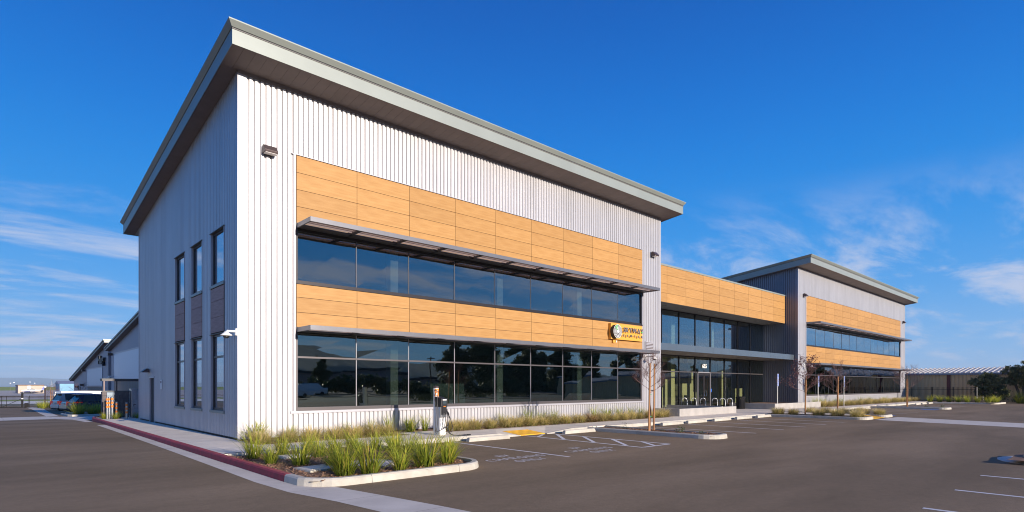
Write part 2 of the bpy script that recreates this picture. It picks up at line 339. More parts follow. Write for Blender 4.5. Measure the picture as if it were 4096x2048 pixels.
# pale valley gutters and cross gutters, 4 mm over the asphalt
def strip(name, poly, m, dz=0.004, zf=zg, **kw):
    mb = MB(); mb.add([(x, y, zf(x, y) + dz) for x, y in poly], [tuple(range(len(poly)))]); return mb.build(name, m, kind='structure', **kw)
def band(name, left, right, m, dz=0.004, seg=None):
    """concrete band between two polylines, cut into slabs with open joints"""
    root = thing(name, kind='structure')
    for i in range(len(left) - 1):
        a, b, c, d = Vector(left[i]), Vector(left[i + 1]), Vector(right[i + 1]), Vector(right[i])
        g = 0.004 / max((b - a).length, .01); q = [a.lerp(b, g), b.lerp(a, g), c.lerp(d, g), d.lerp(c, g)]
        mb = MB(); vs = [(p.x, p.y, zg(p.x, p.y) + dz) for p in q]
        mb.add(vs, [(0, 1, 2, 3)] if (b - a).cross(d - a) > 0 else [(3, 2, 1, 0)]); mb.build('slab', m, root)
    return root
lft = [(-2.25, 31.5), (-2.05, 24), (-1.95, 19), (-1.93, 14), (-1.92, 10), (-1.92, 6), (-1.93, 2.5), (-1.95, -1), (-1.98, -4.4), (-2.02, -7.6), (-1.95, -9.1), (-1.70, -10.4), (-1.52, -11.9), (-1.35, -14), (-1.2, -17), (-1.1, -21), (-1.0, -26)]
rgt = [(-1.7, 31.5), (-1.6, 24), (-1.61, 19), (-1.61, 14), (-1.61, 10), (-1.61, 6), (-1.61, 2.5), (-1.61, -1), (-1.61, -4.4), (-1.50, -8.3), (-1.12, -9.12), (-0.90, -10.4), (-0.66, -11.9), (-0.40, -14), (-0.15, -17), (0.0, -21), (0.1, -26)]
band('valley_gutter', lft, rgt, 'concrete_gutter')
band('cross_gutter', [(x, 26.3 - .1 * abs(x)) for x in (-40, -34, -28, -22, -17, -12, -8, -5, -2.6)], [(x, 33.6) for x in (-40, -34, -28, -22, -17, -12, -8, -5, -2.6)], 'concrete_gutter', 0.006)
strip('drive_apron', [(-2.6, 25.5), (-1.6, 21.5), (1.5, 21.5), (3, 31), (0.1, 31.7), (-1.6, 30.4), (-2.6, 33.2)], 'concrete_gutter', 0.008)
band('diagonal_gutter', [(-2.6, 33.6), (-2.35, 45), (-1.9, 60), (-1.45, 78), (-1.2, 97)], [(-1.9, 33.6), (-1.55, 45), (-0.95, 60), (-0.2, 78), (0.4, 97)], 'concrete_gutter', 0.006)
band('lot_crosswalk_gutter', [(x, y) for x, y in ((30.0, -9.35), (29.4, -11.5), (28.6, -14), (27.7, -17), (26.6, -21), (25, -27))], [(34.3, -9.35), (33.4, -11.5), (32.5, -14), (31.4, -17), (30.2, -21), (28.5, -27)], 'concrete_gutter', 0.004)

# sidewalk slabs
def zs(x, y):
    def tr(a, b, c, d): return max(0, min(1, (x - a) / (b - a), (d - x) / (d - c)))
    return -0.13 * tr(7.7, 8.8, 10.15, 11.6) * max(0, min(1, (-2.15 - y) / 1.3))
def slabs(name, xs, ys, m='concrete', z0=-0.16, zf=zs):
    root = thing(name, kind='structure'); g = 0.004
    for i in range(len(xs) - 1):
        for j in range(len(ys) - 1):
            x0, x1, y0, y1 = xs[i] + g, xs[i + 1] - g, ys[j] + g, ys[j + 1] - g
            mb = MB(); mb.prism([(x0, y0), (x1, y0), (x1, y1), (x0, y1)], z0, zf); mb.build('slab', m, root)
    return root
fr = lambda a, b, n: [a + (b - a) * i / n for i in range(n + 1)]
slabs('side_sidewalk', [-1.45, -0.0], [-3.7, -2.0, 0, 1.6, 3.2, 4.8, 6.4, 8, 9.6, 11.2, 12.8, 14.4, 16, 17.6, 19.4], z0=-0.3)
slabs('side_sidewalk', [0.0, 1.3], [15.7, 17.6, 19.4], z0=-0.3)
slabs('front_sidewalk', [0.0, 1.5, 3.0, 4.5, 5.15, 6.6, 7.7, 8.8, 10.15, 11.6, 12.7] + fr(14.2, 43.5, 16)[0:] + fr(45.4, 72, 14), [-3.5, -2.15])
slabs('front_sidewalk', [0.0, 1.5, 3.0, 4.5, 5.15], [-2.15, -1.9])
slabs('charger_pad', [5.15, 6.7], [-2.15, -0.95])
slabs('front_sidewalk', [6.7, 7.7, 8.8, 10.15, 11.6, 12.7] + fr(14.2, 22.3, 5), [-2.15, -1.75])
slabs('entrance_plaza', fr(22.3, 43.5, 12), [-2.15, -0.2, 1.3, 2.85])
slabs('ramp_path', [31.05, 33.05], [-8.0, -6.5, -5, -3.5])
mb = MB(); mb.prism([(31.05, -9.0), (33.05, -9.0), (33.05, -8.0), (31.05, -8.0)], -0.25, lambda x, y: -0.14 if y < -8.5 else -0.02); mb.build('tactile_mat', 'mat_yellow', label='plain yellow tactile mat at the foot of the path in the middle of the lot', cat='tactile mat')
# near tactile mat with its domes
t = thing('tactile_mat', label='bright yellow tactile mat with rows of small domes on the curb ramp', cat='tactile mat')
mb = MB(); mb.prism([(8.80, -3.52), (10.15, -3.52), (10.15, -2.55), (8.80, -2.55)], -0.17, lambda x, y: zs(x, y) + 0.005); mb.build('mat_sheet', 'mat_yellow', t)
mb = MB()
for i in range(22):
    for j in range(15):
        x = 8.84 + i * 0.0605; y = -3.48 + j * 0.064; z = zs(x, y) + 0.004
        mb.add([(x - .016, y - .016, z), (x + .016, y - .016, z), (x + .016, y + .016, z), (x - .016, y + .016, z), (x - .009, y - .009, z + .009), (x + .009, y - .009, z + .009), (x + .009, y + .009, z + .009), (x - .009, y + .009, z + .009)], [(4, 5, 6, 7), (0, 1, 5, 4), (1, 2, 6, 5), (2, 3, 7, 6), (3, 0, 4, 7)])
mb.build('dome', 'mat_yellow', t, kind='stuff')

# curbs: swept along a path, cut into stones
def arc(cx, cy, r, a0, a1, n): return [(cx + r * cos(radians(a0 + (a1 - a0) * i / n)), cy + r * sin(radians(a0 + (a1 - a0) * i / n))) for i in range(n + 1)]
def curb(name, path, matfn, seg=2.4, w=0.15, zt=lambda x, y: 0.0, closed=False, face_left=False, zb=None):
    """path = outer edge; the stone lies to the left of the direction of travel"""
    root = thing(name, kind='structure'); P = [Vector(p) for p in path]
    if closed: P.append(P[0])
    # resample
    acc = []; d = 0
    for i in range(len(P)): 
        if i: d += (P[i] - P[i - 1]).length
        acc.append(d)
    nseg = max(1, round(d / seg)); 
    def at(s):
        s = max(0, min(d, s))
        for i in range(1, len(P)):
            if s <= acc[i] + 1e-9: return P[i - 1].lerp(P[i], (s - acc[i - 1]) / max(acc[i] - acc[i - 1], 1e-9))
        return P[-1].copy()
    for k in range(nseg):
        a, b = d * k / nseg + 0.004, d * (k + 1) / nseg - 0.004
        ss = [a] + [q for q in acc if a + 0.02 < q < b - 0.02] + [b]
        pts = [at(q) for q in ss]; vs = []; fs = []
        for i, p in enumerate(pts):
            e = 0.03; t = at(ss[i] + e) - at(ss[i] - e); t.normalize(); nrm = Vector((-t.y, t.x))
            zt_, zb_ = zt(p.x, p.y), (zg(p.x, p.y) - 0.12)
            prof = [(0.0, zb_), (0.0, zt_ - 0.13), (0.012, zt_ - 0.03), (0.04, zt_), (w, zt_), (w, zb_)]
            for q, z in prof: vs.append((p.x + nrm.x * q, p.y + nrm.y * q, z))
        n = 6
        for i in range(len(pts) - 1):
            for j in range(n): fs.append((i * n + j, i * n + (j + 1) % n, (i + 1) * n + (j + 1) % n, (i + 1) * n + j))
        fs += [tuple(range(n - 1, -1, -1)), tuple(range((len(pts) - 1) * n, len(pts) * n))]
        mid = at((a + b) / 2); mb = MB(); mb.add(vs, fs); o = mb.build('curb_stone', matfn(mid), root)
    return root
cc = lambda p: 'concrete_curb'
# west curb: red, runs from the far end southwards along the driveway
curb('red_curb', [(-0.9, 21.2), (-1.25, 20.8), (-1.5, 19.9), (-1.6, 18.6)] + [(-1.6, y) for y in (14, 10, 5, 0, -4, -7.95)], lambda p: 'red_curb', 3.0)
curb('planter_curb', [(-1.6, -7.96)] + arc(-0.8, -8.35, 0.8, 180, 270, 7)[1:] + [(0.6, -9.17)] + arc(1.85, -8.4, 0.78, -90, 0, 7) + [(2.62, -6), (2.6, -4.3)] + arc(2.2, -4.0, .4, 0, 60, 3), cc, 1.95)
curb('sidewalk_curb', [(-1.4, -3.62), (2.0, -3.64), (5.0, -3.64), (7.7, -3.64), (8.78, -3.64)], cc, 2.6, zt=lambda x, y: zs(x, -3.5))
curb('sidewalk_curb', [(10.17, -3.64), (11.6, -3.64), (12.6, -3.64)], cc, 2.4, zt=lambda x, y: zs(x, -3.5))
curb('sidewalk_curb', [(13.9, -3.64), (30.0, -3.64)], cc, 3.2)
curb('sidewalk_curb', [(34.6, -3.64), (49.6, -3.64)], cc, 3.0)
curb('sidewalk_curb', [(52.0, -3.64), (69.0, -3.64)], cc, 3.0)
def island(name, x0, x1, y0, y1, seg=2.4, r=0.6):
    pts = [(x0, y1)] + arc(x0 + r, y0 + r, r, 180, 270, 5) + arc(x1 - r, y0 + r, r, 270, 360, 5) + [(x1, y1)]
    return curb(name, pts, cc, seg)
island('island_curb', 12.55, 13.95, -9.25, -3.64)
island('island_curb', 29.3, 31.0, -9.1, -3.64, r=0.45)
island('island_curb', 33.1, 34.65, -9.1, -3.64, r=0.4)
island('island_curb', 49.9, 51.6, -9.0, -3.64)
curb('island_curb', [(69.3, -3.64), (69.5, -7.0)] + arc(70.6, -8.4, 1.1, 180, 270, 4) + [(72.8, -9.5), (74.0, -9.6)], cc, 2.2)
curb('island_curb', [(14.6, -24), (14.2, -18.4)] + arc(13.3, -18.0, .9, 0, 180, 9) + [(12.3, -19), (12.1, -24)], cc, 1.6)
mb = MB(); mb.prism([(15.0, -24), (14.9, -18)] + arc(13.35, -18.1, 1.5, 0, 180, 12) + [(11.7, -24)], -0.2, -0.145); mb.build('island_apron', 'concrete_gutter', kind='structure')
# mulch beds
def bed(poly, m='mulch', z=-0.05, name='mulch_bed', zf=None):
    mb = MB(); mb.prism(poly, z - 0.2, (lambda x, y: z + 0.035 * (noise.noise(Vector((x * 1.3, y * 1.3, 0))))) if zf is None else zf, 0); return mb.build(name, m, kind='structure')
def bedgrid(x0, x1, y0, y1, z, amp=0.035, st=0.25, m='mulch'):
    nx = max(1, int((x1 - x0) / st)); ny = max(1, int((y1 - y0) / st)); xs = fr(x0, x1, nx); ys = fr(y0, y1, ny)
    return sheet('mulch_bed', xs, ys, lambda x, y: z + amp * noise.noise(Vector((x * 1.7, y * 1.7, 3.1))) , m)
bedgrid(-1.46, 2.48, -8.95, -3.62, -0.055)
bedgrid(0.02, 5.15, -1.9, -0.02, -0.02); bedgrid(6.7, 22.3, -1.75, -0.02, -0.02); bedgrid(5.15, 6.7, -0.95, -0.02, -0.02)
bedgrid(12.68, 13.82, -9.1, -3.52, -0.05); bedgrid(29.43, 30.87, -8.97, -3.5, -0.05); bedgrid(33.23, 34.5, -8.97, -3.5, -0.05)
bedgrid(50.0, 51.5, -8.9, -3.5, -0.05); bedgrid(44.9, 76, -2.15, -0.02, -0.02, st=1.0); bedgrid(69.5, 73.2, -9.4, -2.15, -0.03, st=.6)
bedgrid(11.95, 13.95, -24, -16.95, -0.05)
mb = MB()
for i in range(5200):
    if i < 4200: x, y, z = rnd.uniform(-1.4, 2.4), rnd.uniform(-9.0, -4.0), -0.05
    else: x, y, z = rnd.uniform(12.75, 13.75), rnd.uniform(-9.0, -4.2), -0.045
    z += 0.035 * noise.noise(Vector((x * 1.7, y * 1.7, 3.1))); a = rnd.uniform(0, pi); l_ = rnd.uniform(.02, .055); w_ = rnd.uniform(.005, .012); t1 = rnd.uniform(-.3, .4)
    dx, dy = cos(a) * l_, sin(a) * l_; ex, ey = -sin(a) * w_, cos(a) * w_; h = rnd.uniform(.004, .02)
    mb.add([(x - dx - ex, y - dy - ey, z + h - t1 * l_), (x + dx - ex, y + dy - ey, z + h + t1 * l_), (x + dx + ex, y + dy + ey, z + h + .006 + t1 * l_), (x - dx + ex, y - dy + ey, z + h + .006 - t1 * l_)], [(0, 1, 2, 3)])
mb.build('wood_chips', 'mulch_chip', kind='stuff')
# utility lids lying in the near bed
for (x0, y0, x1, y1, rz_, lab) in ((-1.05, -7.72, -0.15, -7.05, 8, 'flat grey concrete lid in the mulch nearest the red curb'), (-0.05, -8.1, 1.05, -6.95, 4, 'largest square concrete lid in the middle of the near planting bed'), (-0.6, -5.3, 0.1, -4.7, 0, 'small concrete lid half hidden behind plants at the back of the near bed')):
    cxm, cym = (x0 + x1) / 2, (y0 + y1) / 2; t = thing('ground_box', (cxm, cym, -0.06), radians(rz_), lab, 'ground box', 'concrete lids in the near planting bed')
    w_, h_ = (x1 - x0) / 2, (y1 - y0) / 2
    MB().box(-w_, -h_, 0, w_, h_, 0.05).build('frame', 'concrete_curb', t, bevel=.008); MB().box(-w_ + .07, -h_ + .07, 0.03, w_ - .07, h_ - .07, 0.056).build('lid', 'concrete', t, bevel=.004)

# painted markings
def line(x0, y0, x1, y1, w=0.1, m='paint_white', dz=0.004, name='parking_line'):
    d = Vector((x1 - x0, y1 - y0)); d.normalize(); n = Vector((-d.y, d.x)) * (w / 2)
    mb = MB(); mb.add([(x0 - n.x, y0 - n.y, zg(x0, y0) + dz), (x1 - n.x, y1 - n.y, zg(x1, y1) + dz), (x1 + n.x, y1 + n.y, zg(x1, y1) + dz), (x0 + n.x, y0 + n.y, zg(x0, y0) + dz)], [(0, 1, 2, 3)]); mb.build(name, m, kind='structure')
line(5.5, -3.66, 5.38, -9.05)
for x0, x1 in ((16.3, 16.4), (19.25, 19.0), (21.75, 21.4), (24.3, 23.85), (26.75, 26.4)): line(x0, -3.66, x1, -8.95)
line(14.05, -3.7, 14.1, -8.7)
for x0 in (37.2, 39.9, 42.6, 45.3, 47.6): line(x0, -3.8, x0 - .2, -8.6)
for x0 in (54.2, 56.8, 59.4, 62): line(x0, -3.8, x0 - .2, -8.6)
for x0 in (9.3, 6.84, 4.95 - .35, 2.1): line(x0, -16.85, x0, -22)
# hatched access aisle
ai = thing('access_aisle_hatching', kind='structure')
def hl(x0, y0, x1, y1, w=0.11):
    d = Vector((x1 - x0, y1 - y0)); d.normalize(); n = Vector((-d.y, d.x)) * (w / 2); z = -0.146
    MB().add([(x0 - n.x, y0 - n.y, z), (x1 - n.x, y1 - n.y, z), (x1 + n.x, y1 + n.y, z), (x0 + n.x, y0 + n.y, z)], [(0, 1, 2, 3)]).build('stripe', 'paint_white', ai)
hl(8.95, -3.66, 8.72, -9.0); hl(10.33, -3.66, 10.22, -9.0); hl(8.78, -8.98, 10.16, -8.98)
for a, b, c, d in ((9.9, -3.68, 9.0, -4.3), (10.26, -4.05, 8.96, -5.6), (10.25, -5.38, 8.90, -6.98), (10.22, -6.7, 8.84, -8.32), (10.2, -7.95, 9.45, -8.93)): hl(a, b, c, d, 0.12)
# stencilled words on the asphalt
for (cx_, lab) in ((4.22, 'near'), (7.1, 'far')):
    for s, yy, sz in (('EV', -7.75, 0.36), ('CHARGING', -8.27, 0.36), ('ONLY', -8.79, 0.36)):
        mb = text_mb(s, sz, 0.0, 0.006, 1.15); xf(mb, lambda x, y, z: (cx_ + x * 0.95, yy + y * 1.25, -0.146 + (z if z > 0 else 0)))
        mb.build('stencil_lettering', 'paint_faded', kind='structure')
for (cx_, cy_) in ((36.0, -8.2), (48.9, -8.0)): line(cx_ - .6, cy_, cx_ + .6, cy_, 1.1, 'paint_blue', 0.004, 'blue_stall_marking')

# wheel stops
def wheel_stop_mesh():
    mb = MB(); prof = [(-0.09, 0), (-0.075, .11), (-0.04, .14), (0.04, .14), (0.075, .11), (0.09, 0)]
    mb.extr(prof, -0.92, 0.92, 'x')
    for i, v_ in enumerate(mb.v):
        x, y, z = v_
        if z > .1: x *= 0.965 if z < .12 else 0.945
        mb.v[i] = (x, y, z)
    return mb.mesh('wheel_stop', 'concrete_curb')
wsm = wheel_stop_mesh()
WS = [(6.85, -4.05, 'wheel stop in the parking space beside the vehicle charger'), (11.5, -4.1, 'wheel stop between the striped aisle and the narrow tree island')]
WS += [(x, -4.0, '%s wheel stop to the right of the narrow tree island' % ORD[i]) for i, x in enumerate((18.35, 20.6, 23.2, 25.7, 28.25))]
WS += [(x, -4.2, '%s wheel stop in front of the far wing counting from the left' % ORD[i]) for i, x in enumerate((46.6, 62.8, 65.2, 67.8))]
for x, y, lab in WS: link('wheel_stop', wsm, None, (x, y, zg(x, y)), 0, 0.008, lab, 'wheel stop', 'concrete wheel stops')
for (x, y, lab) in ((-0.4, 41.3, 'wheel stop behind the champagne sedan on the left'),): link('wheel_stop', wsm, None, (x + .3, y - .6, zg(x, y)), radians(15), 0.008, lab, 'wheel stop', 'concrete wheel stops')

# ------------------------------------------------------------------ the office building
PITCH = 0.176; RD = 0.052
def rib_profile(u0, u1):
    """(u, depth) points of the ribbed metal profile between u0 and u1; depth 0 = face, negative = recess"""
    pts = [(u0, 0.0)]; k = math.floor(u0 / PITCH)
    while k * PITCH < u1:
        b = k * PITCH
        for du, dd in ((0.092, 0), (0.114, -RD), (0.152, -RD), (0.176, 0)):
            q = b + du
            if u0 + 1e-4 < q < u1 - 1e-4: pts.append((q, dd))
        k += 1
    # depth at the ends
    def dep(u):
        t = (u / PITCH - math.floor(u / PITCH)) * PITCH
        return 0 if t <= .092 else (-RD * (t - .092) / .022 if t < .114 else (-RD if t < .152 else -RD * (.176 - t) / .024))
    pts[0] = (u0, dep(u0 + 1e-6)); pts.append((u1, dep(u1 - 1e-6))); return pts
def siding(parent, plane, c, u0, u1, z0, z1, m='siding', sheet_w=PITCH * 5, nx=-1):
    """ribbed sheets; plane 'y': at y=c facing -y, u=x. plane 'x': at x=c facing nx, u=y. z1 may be callable."""
    zt = z1 if callable(z1) else (lambda u: z1); zb = z0 if callable(z0) else (lambda u: z0)
    k = math.floor(u0 / sheet_w + 1e-6); 
    while k * sheet_w < u1 - 1e-3:
        a, b = max(u0, k * sheet_w), min(u1, (k + 1) * sheet_w); k += 1
        if b - a < 0.01: continue
        pr = rib_profile(a, b); mb = MB(); n = len(pr); jog = 0.0015 if k % 2 else 0.0
        def P3(u, d, z): return (u, c - d - jog if True else 0, z) if plane == 'y' else (c + nx * (d + jog), u, z)
        vs = [P3(u_, d, zb(u_)) for u_, d in pr] + [P3(u_, d, zt(u_)) for u_, d in pr]
        if plane == 'y': fs = [(i, i + 1, n + i + 1, n + i) for i in range(n - 1)]
        elif nx < 0: fs = [(i + 1, i, n + i, n + i + 1) for i in range(n - 1)]
        else: fs = [(i, i + 1, n + i + 1, n + i) for i in range(n - 1)]
        mb.add(vs, fs); mb.build('siding_sheet', m, parent)

def warp(mb, amt):
    d = [rnd.uniform(-amt, amt) for _ in range(4)]
    mb.v = [(x, y + d[k % 2 + (2 if k >= 4 else 0)], z) for k, (x, y, z) in enumerate(mb.v)]; return mb
BLD = thing('office_building', (0, 0, 0), 0, 'two-storey silver ribbed metal office building with orange wood panels and sloping overhanging roofs', 'office building')
YB = 15.65
def zsof(y): return 11.60 - 0.115 * y
def part(name): 
    o = link(name, None, BLD); return o
def wing(x0, x1, wx0, ncol, left_windows):
    wx1 = wx0 + 2.204 * ncol
    # structural core (behind the cladding)
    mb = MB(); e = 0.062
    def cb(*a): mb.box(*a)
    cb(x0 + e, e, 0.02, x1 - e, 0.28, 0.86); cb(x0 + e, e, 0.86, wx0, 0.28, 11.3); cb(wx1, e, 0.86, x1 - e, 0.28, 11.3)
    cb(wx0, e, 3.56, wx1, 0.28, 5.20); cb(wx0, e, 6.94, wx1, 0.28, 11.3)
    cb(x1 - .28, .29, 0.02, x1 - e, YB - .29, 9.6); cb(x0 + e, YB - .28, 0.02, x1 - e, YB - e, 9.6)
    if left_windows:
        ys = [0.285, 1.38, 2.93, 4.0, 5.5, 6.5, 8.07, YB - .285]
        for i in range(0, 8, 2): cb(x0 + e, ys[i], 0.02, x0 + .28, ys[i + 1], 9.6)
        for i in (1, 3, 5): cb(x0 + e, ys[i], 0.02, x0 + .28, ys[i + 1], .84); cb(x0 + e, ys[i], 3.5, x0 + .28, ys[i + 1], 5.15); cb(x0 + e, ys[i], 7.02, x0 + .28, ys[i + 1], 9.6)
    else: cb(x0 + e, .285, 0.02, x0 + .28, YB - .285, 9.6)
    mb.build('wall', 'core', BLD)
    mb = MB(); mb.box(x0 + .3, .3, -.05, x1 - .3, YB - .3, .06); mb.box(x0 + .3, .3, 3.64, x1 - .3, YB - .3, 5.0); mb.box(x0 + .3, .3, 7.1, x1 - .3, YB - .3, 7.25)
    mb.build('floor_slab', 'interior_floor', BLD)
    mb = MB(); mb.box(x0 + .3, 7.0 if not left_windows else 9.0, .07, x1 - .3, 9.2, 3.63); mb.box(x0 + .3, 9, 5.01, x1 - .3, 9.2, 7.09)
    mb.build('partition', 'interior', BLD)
    # inner columns
    k = 0
    for i in range(2, ncol * 2, 5):
        xx = wx0 + 1.102 * i + 1.75
        if xx > wx1 - .4: break
        MB().box(xx, .62, .07, xx + .34, .95, 3.63).build('inner_column', 'column', BLD); MB().box(xx, .62, 5.01, xx + .34, .95, 7.09).build('inner_column', 'column', BLD)
    # front siding
    fs = link('front_siding', None, BLD)
    siding(fs, 'y', 0.0, x0 + .16, wx0 - .09, 0.06, 11.5); siding(fs, 'y', 0.0, wx0 - .09, wx1 + .06, 9.45, 11.5)
    siding(fs, 'y', 0.0, wx1 + .06, x1 - .06, 0.06, 11.5); siding(fs, 'y', 0.0, wx0 - .09, wx1 + .06, 0.06, 0.775)
    tr = MB(); tr.box(x0 - .012, -.012, .06, x0 + .17, .05, 11.52); tr.box(x1 - .07, -.012, .06, x1 + .012, .05, 11.52)
    tr.box(wx0 - .10, -.03, .86, wx0 - .02, .05, 9.45); tr.box(wx1 + .0, -.02, .86, wx1 + .06, .05, 9.45); tr.box(wx0 - .2, -.045, .775, wx1 + .12, .05, .86); tr.box(wx0 - .2, -.035, 9.435, wx1 + .1, .05, 9.455)
    tr.box(x0, -.01, .02, x1, .04, .06)
    tr.build('trim', 'trim', BLD)
    MB().box(x0, -.02, 11.5, x1, .05, 11.6).build('head_trim', 'soffit', BLD)
    # wood panels
    rows = [(9.42, 8.85), (8.85, 8.28), (8.28, 7.713), (7.713, 7.14), (5.12, 4.675), (4.675, 4.17), (4.17, 3.665)]
    cache = {}
    for c in range(ncol):
        for (zt, zb) in rows:
            key = round(zt - zb, 3)
            if key not in cache:
                m_ = MB(); m_.box(0.007, -0.02, 0.007, 2.204 - .007, .0, zt - zb - .007); cache[key] = m_.mesh('wood_panel', 'wood')
            link('wood_panel', cache[key], BLD, (wx0 + c * 2.204, 0, zb))
    MB().box(wx0 - .02, -.002, 7.14, wx1, .045, 9.43).box(wx0 - .02, -.002, 3.665, wx1, .045, 5.125).build('panel_backing', 'reveal', BLD)
    # ribbon windows
    for (zb, zt, gm, tz) in ((5.13, 7.0, 'glass_up' if left_windows else 'glass_far_up', None), (.86, 3.62, 'glass_low' if left_windows else 'glass_far_low', 2.67)):
        w = link('ribbon_window', None, BLD); f = MB(); yf = .03
        f.box(wx0 - .02, -.01, zb, wx1, .16, zb + .12, 0); f.box(wx0, -.005, zt - .1, wx1, .16, zt, 0); f.box(wx0 - .02, -.008, zb + .12, wx0 + .05, .16, zt, 0); f.box(wx1 - .12, -.008, zb + .12, wx1, .16, zt, 0)
        if zb > 5: f.box(wx0 - .02, -.05, zb - .005, wx1, .0, zb + .05, 0)
        f.build('frame', 'mullion_mid' if zb < 5 else 'mullion_dark', w)
        edges = [wx0 + .05] + [wx0 + 2.204 * i for i in range(1, ncol)] + [wx1 - .12]
        for i in range(ncol):
            g = .013; zz_ = [(zb + .12, zt - .1)] if tz is None else [(zb + .12, tz - .03), (tz + .03, zt - .1)]
            for (a, b) in zz_: warp(MB().box(edges[i] + g, .045, a, edges[i + 1] - g, .06, b), .008).build('glass_pane', gm, w)
            if i: MB().box(edges[i] - .0125, .035, zb + .12, edges[i] + .0125, .09, zt - .1).build('mullion', 'mullion_light' if zb < 5 and left_windows else 'mullion_mid', w)
        if tz: MB().box(wx0 + .05, .01, tz - .03, wx1 - .12, .07, tz + .03).build('transom', 'mullion_mid', w)
    # awnings
    for za in (7.06, 3.58):
        aw = link('awning', None, BLD); xa, xb = wx0, wx1 + .05; D = 1.15; nb = round((xb - xa) / 1.8)
        f = MB(); f.box(xa, -D, za - .075, xb, -D + .05, za + .075); f.box(xa, -D + .05, za - .075, xa + .05, -.03, za + .075); f.box(xb - .05, -D + .05, za - .075, xb, -.03, za + .075)
        f.build('frame', 'awning', aw)
        MB().box(xa + .05, -.16, za - .075, xb - .05, -.05, za + .06).build('wall_beam', 'awning_dark', aw); MB().box(xa + .05, -.46, za - .07, xb - .05, -.161, za - .04).build('solid_pan', 'awning_dark', aw)
        for i in range(1, nb):
            xx = xa + (xb - xa) * i / nb; MB().box(xx - .05, -D + .05, za - .07, xx + .05, -.16, za + .05).build('bracket', 'awning_dark', aw)
        a0 = radians(32)
        for i in range(nb):
            q0, q1 = xa + (xb - xa) * i / nb + .06, xa + (xb - xa) * (i + 1) / nb - .06
            for j in range(4):
                yc = -D + .125 + j * .165
                Rm = Matrix.Rotation(-a0, 3, 'X'); MB().box(q0, -.030, -.010, q1, .030, .010, 0, Rm, (0, yc, za - .01)).build('slat', 'awning_slat', aw)
        for xx in (xa, xb): MB().box(xx - .03, -.05, za - .26, xx + .03, -.012, za + .1).build('wall_bracket', 'awning_dark', aw)
    # roof
    rf = link('roof', None, BLD); ox, oy, ob = 0.5, 1.165, 1.1
    X0, X1, Y0, Y1 = x0 - ox, x1 + ox, -oy, YB + ob
    zf = lambda y: 11.60 - 0.115 * y
    def slab(mb, ax0, ax1, ay0, ay1, lo, hi, m=0):
        mb.add([(ax0, ay0, zf(ay0) + lo), (ax1, ay0, zf(ay0) + lo), (ax1, ay1, zf(ay1) + lo), (ax0, ay1, zf(ay1) + lo), (ax0, ay0, zf(ay0) + hi), (ax1, ay0, zf(ay0) + hi), (ax1, ay1, zf(ay1) + hi), (ax0, ay1, zf(ay1) + hi)],
               [(0, 3, 2, 1), (4, 5, 6, 7), (0, 1, 5, 4), (2, 3, 7, 6), (0, 4, 7, 3), (1, 2, 6, 5)], m)
    mb = MB(); slab(mb, X0, X1, Y0, Y1, 0.02, 0.42); mb.build('roof_deck', 'roof_top', rf)
    # fascia: front, left, right, back boards, 1.2 cm proud
    mb = MB(); g = .014
    mb.box(X0 - g, Y0 - g, zf(Y0) - .04, X1 + g, Y0, zf(Y0) + .425)
    for xa_, xb_ in ((X0 - g, X0), (X1, X1 + g)): slab(mb, xa_, xb_, Y0 + .001, Y1, -.04, .425)
    mb.box(X0 - g, Y1, zf(Y1) - .04, X1 + g, Y1 + g, zf(Y1) + .425)
    mb.build('fascia', 'fascia', rf)
    mb = MB(); slab(mb, X0 + .03, X1 - .03, Y0 + .03, Y1 - .03, .425, .45); mb.build('shadow_gap', 'fascia_dark', rf)
    # flared gutter cap
    cp = MB(); h1, h2 = .45, .585
    lo = [(X0 - .03, Y0 - .03), (X1 + .03, Y0 - .03), (X1 + .03, Y1 + .03), (X0 - .03, Y1 + .03)]
    hi = [(X0 - .14, Y0 - .14), (X1 + .14, Y0 - .14), (X1 + .14, Y1 + .14), (X0 - .14, Y1 + .14)]
    vs = [(x, y, zf(y) + h1) for x, y in lo] + [(x, y, zf(y) + h2) for x, y in hi] + [(x, y, zf(y) + h2 + .035) for x, y in hi]
    cp.add(vs, [(0, 3, 2, 1), (8, 9, 10, 11)] + [(i, (i + 1) % 4, 4 + (i + 1) % 4, 4 + i) for i in range(4)])
    cp.add([vs[i] for i in range(4, 12)], [(i, (i + 1) % 4, 4 + (i + 1) % 4, 4 + i) for i in range(4)])
    cp.build('gutter_cap', 'fascia', rf)
    mb = MB(); mb.tube([(X0 - .02, Y0 - .03, zf(Y0) + .41), (X1 + .02, Y0 - .03, zf(Y0) + .41)], .013, 6); mb.build('drip_rail', 'mullion_light', rf)
    # soffit boards (front run and side runs)
    n = int((X1 - X0) / .345)
    for i in range(n):
        a, b = X0 + (X1 - X0) * i / n + .003, X0 + (X1 - X0) * (i + 1) / n - .003
        mb = MB(); slab(mb, a, b, Y0 + .03, .02, 0.0, .018); mb.build('soffit_board', 'soffit', rf)
    for (sa, sb) in ((X0 + .03, x0 - .001), (x1 + .001, X1 - .03)):
        for j in range(5):
            ya, yb_ = .026 + j * (Y1 - .04) / 5, .02 + (j + 1) * (Y1 - .04) / 5
            mb = MB(); slab(mb, sa, sb, ya, yb_ - .003, 0.0, .018); mb.build('soffit_board', 'soffit', rf)
    # left wall
    ls = link('side_siding', None, BLD); ztl = lambda y: zf(y) - .01
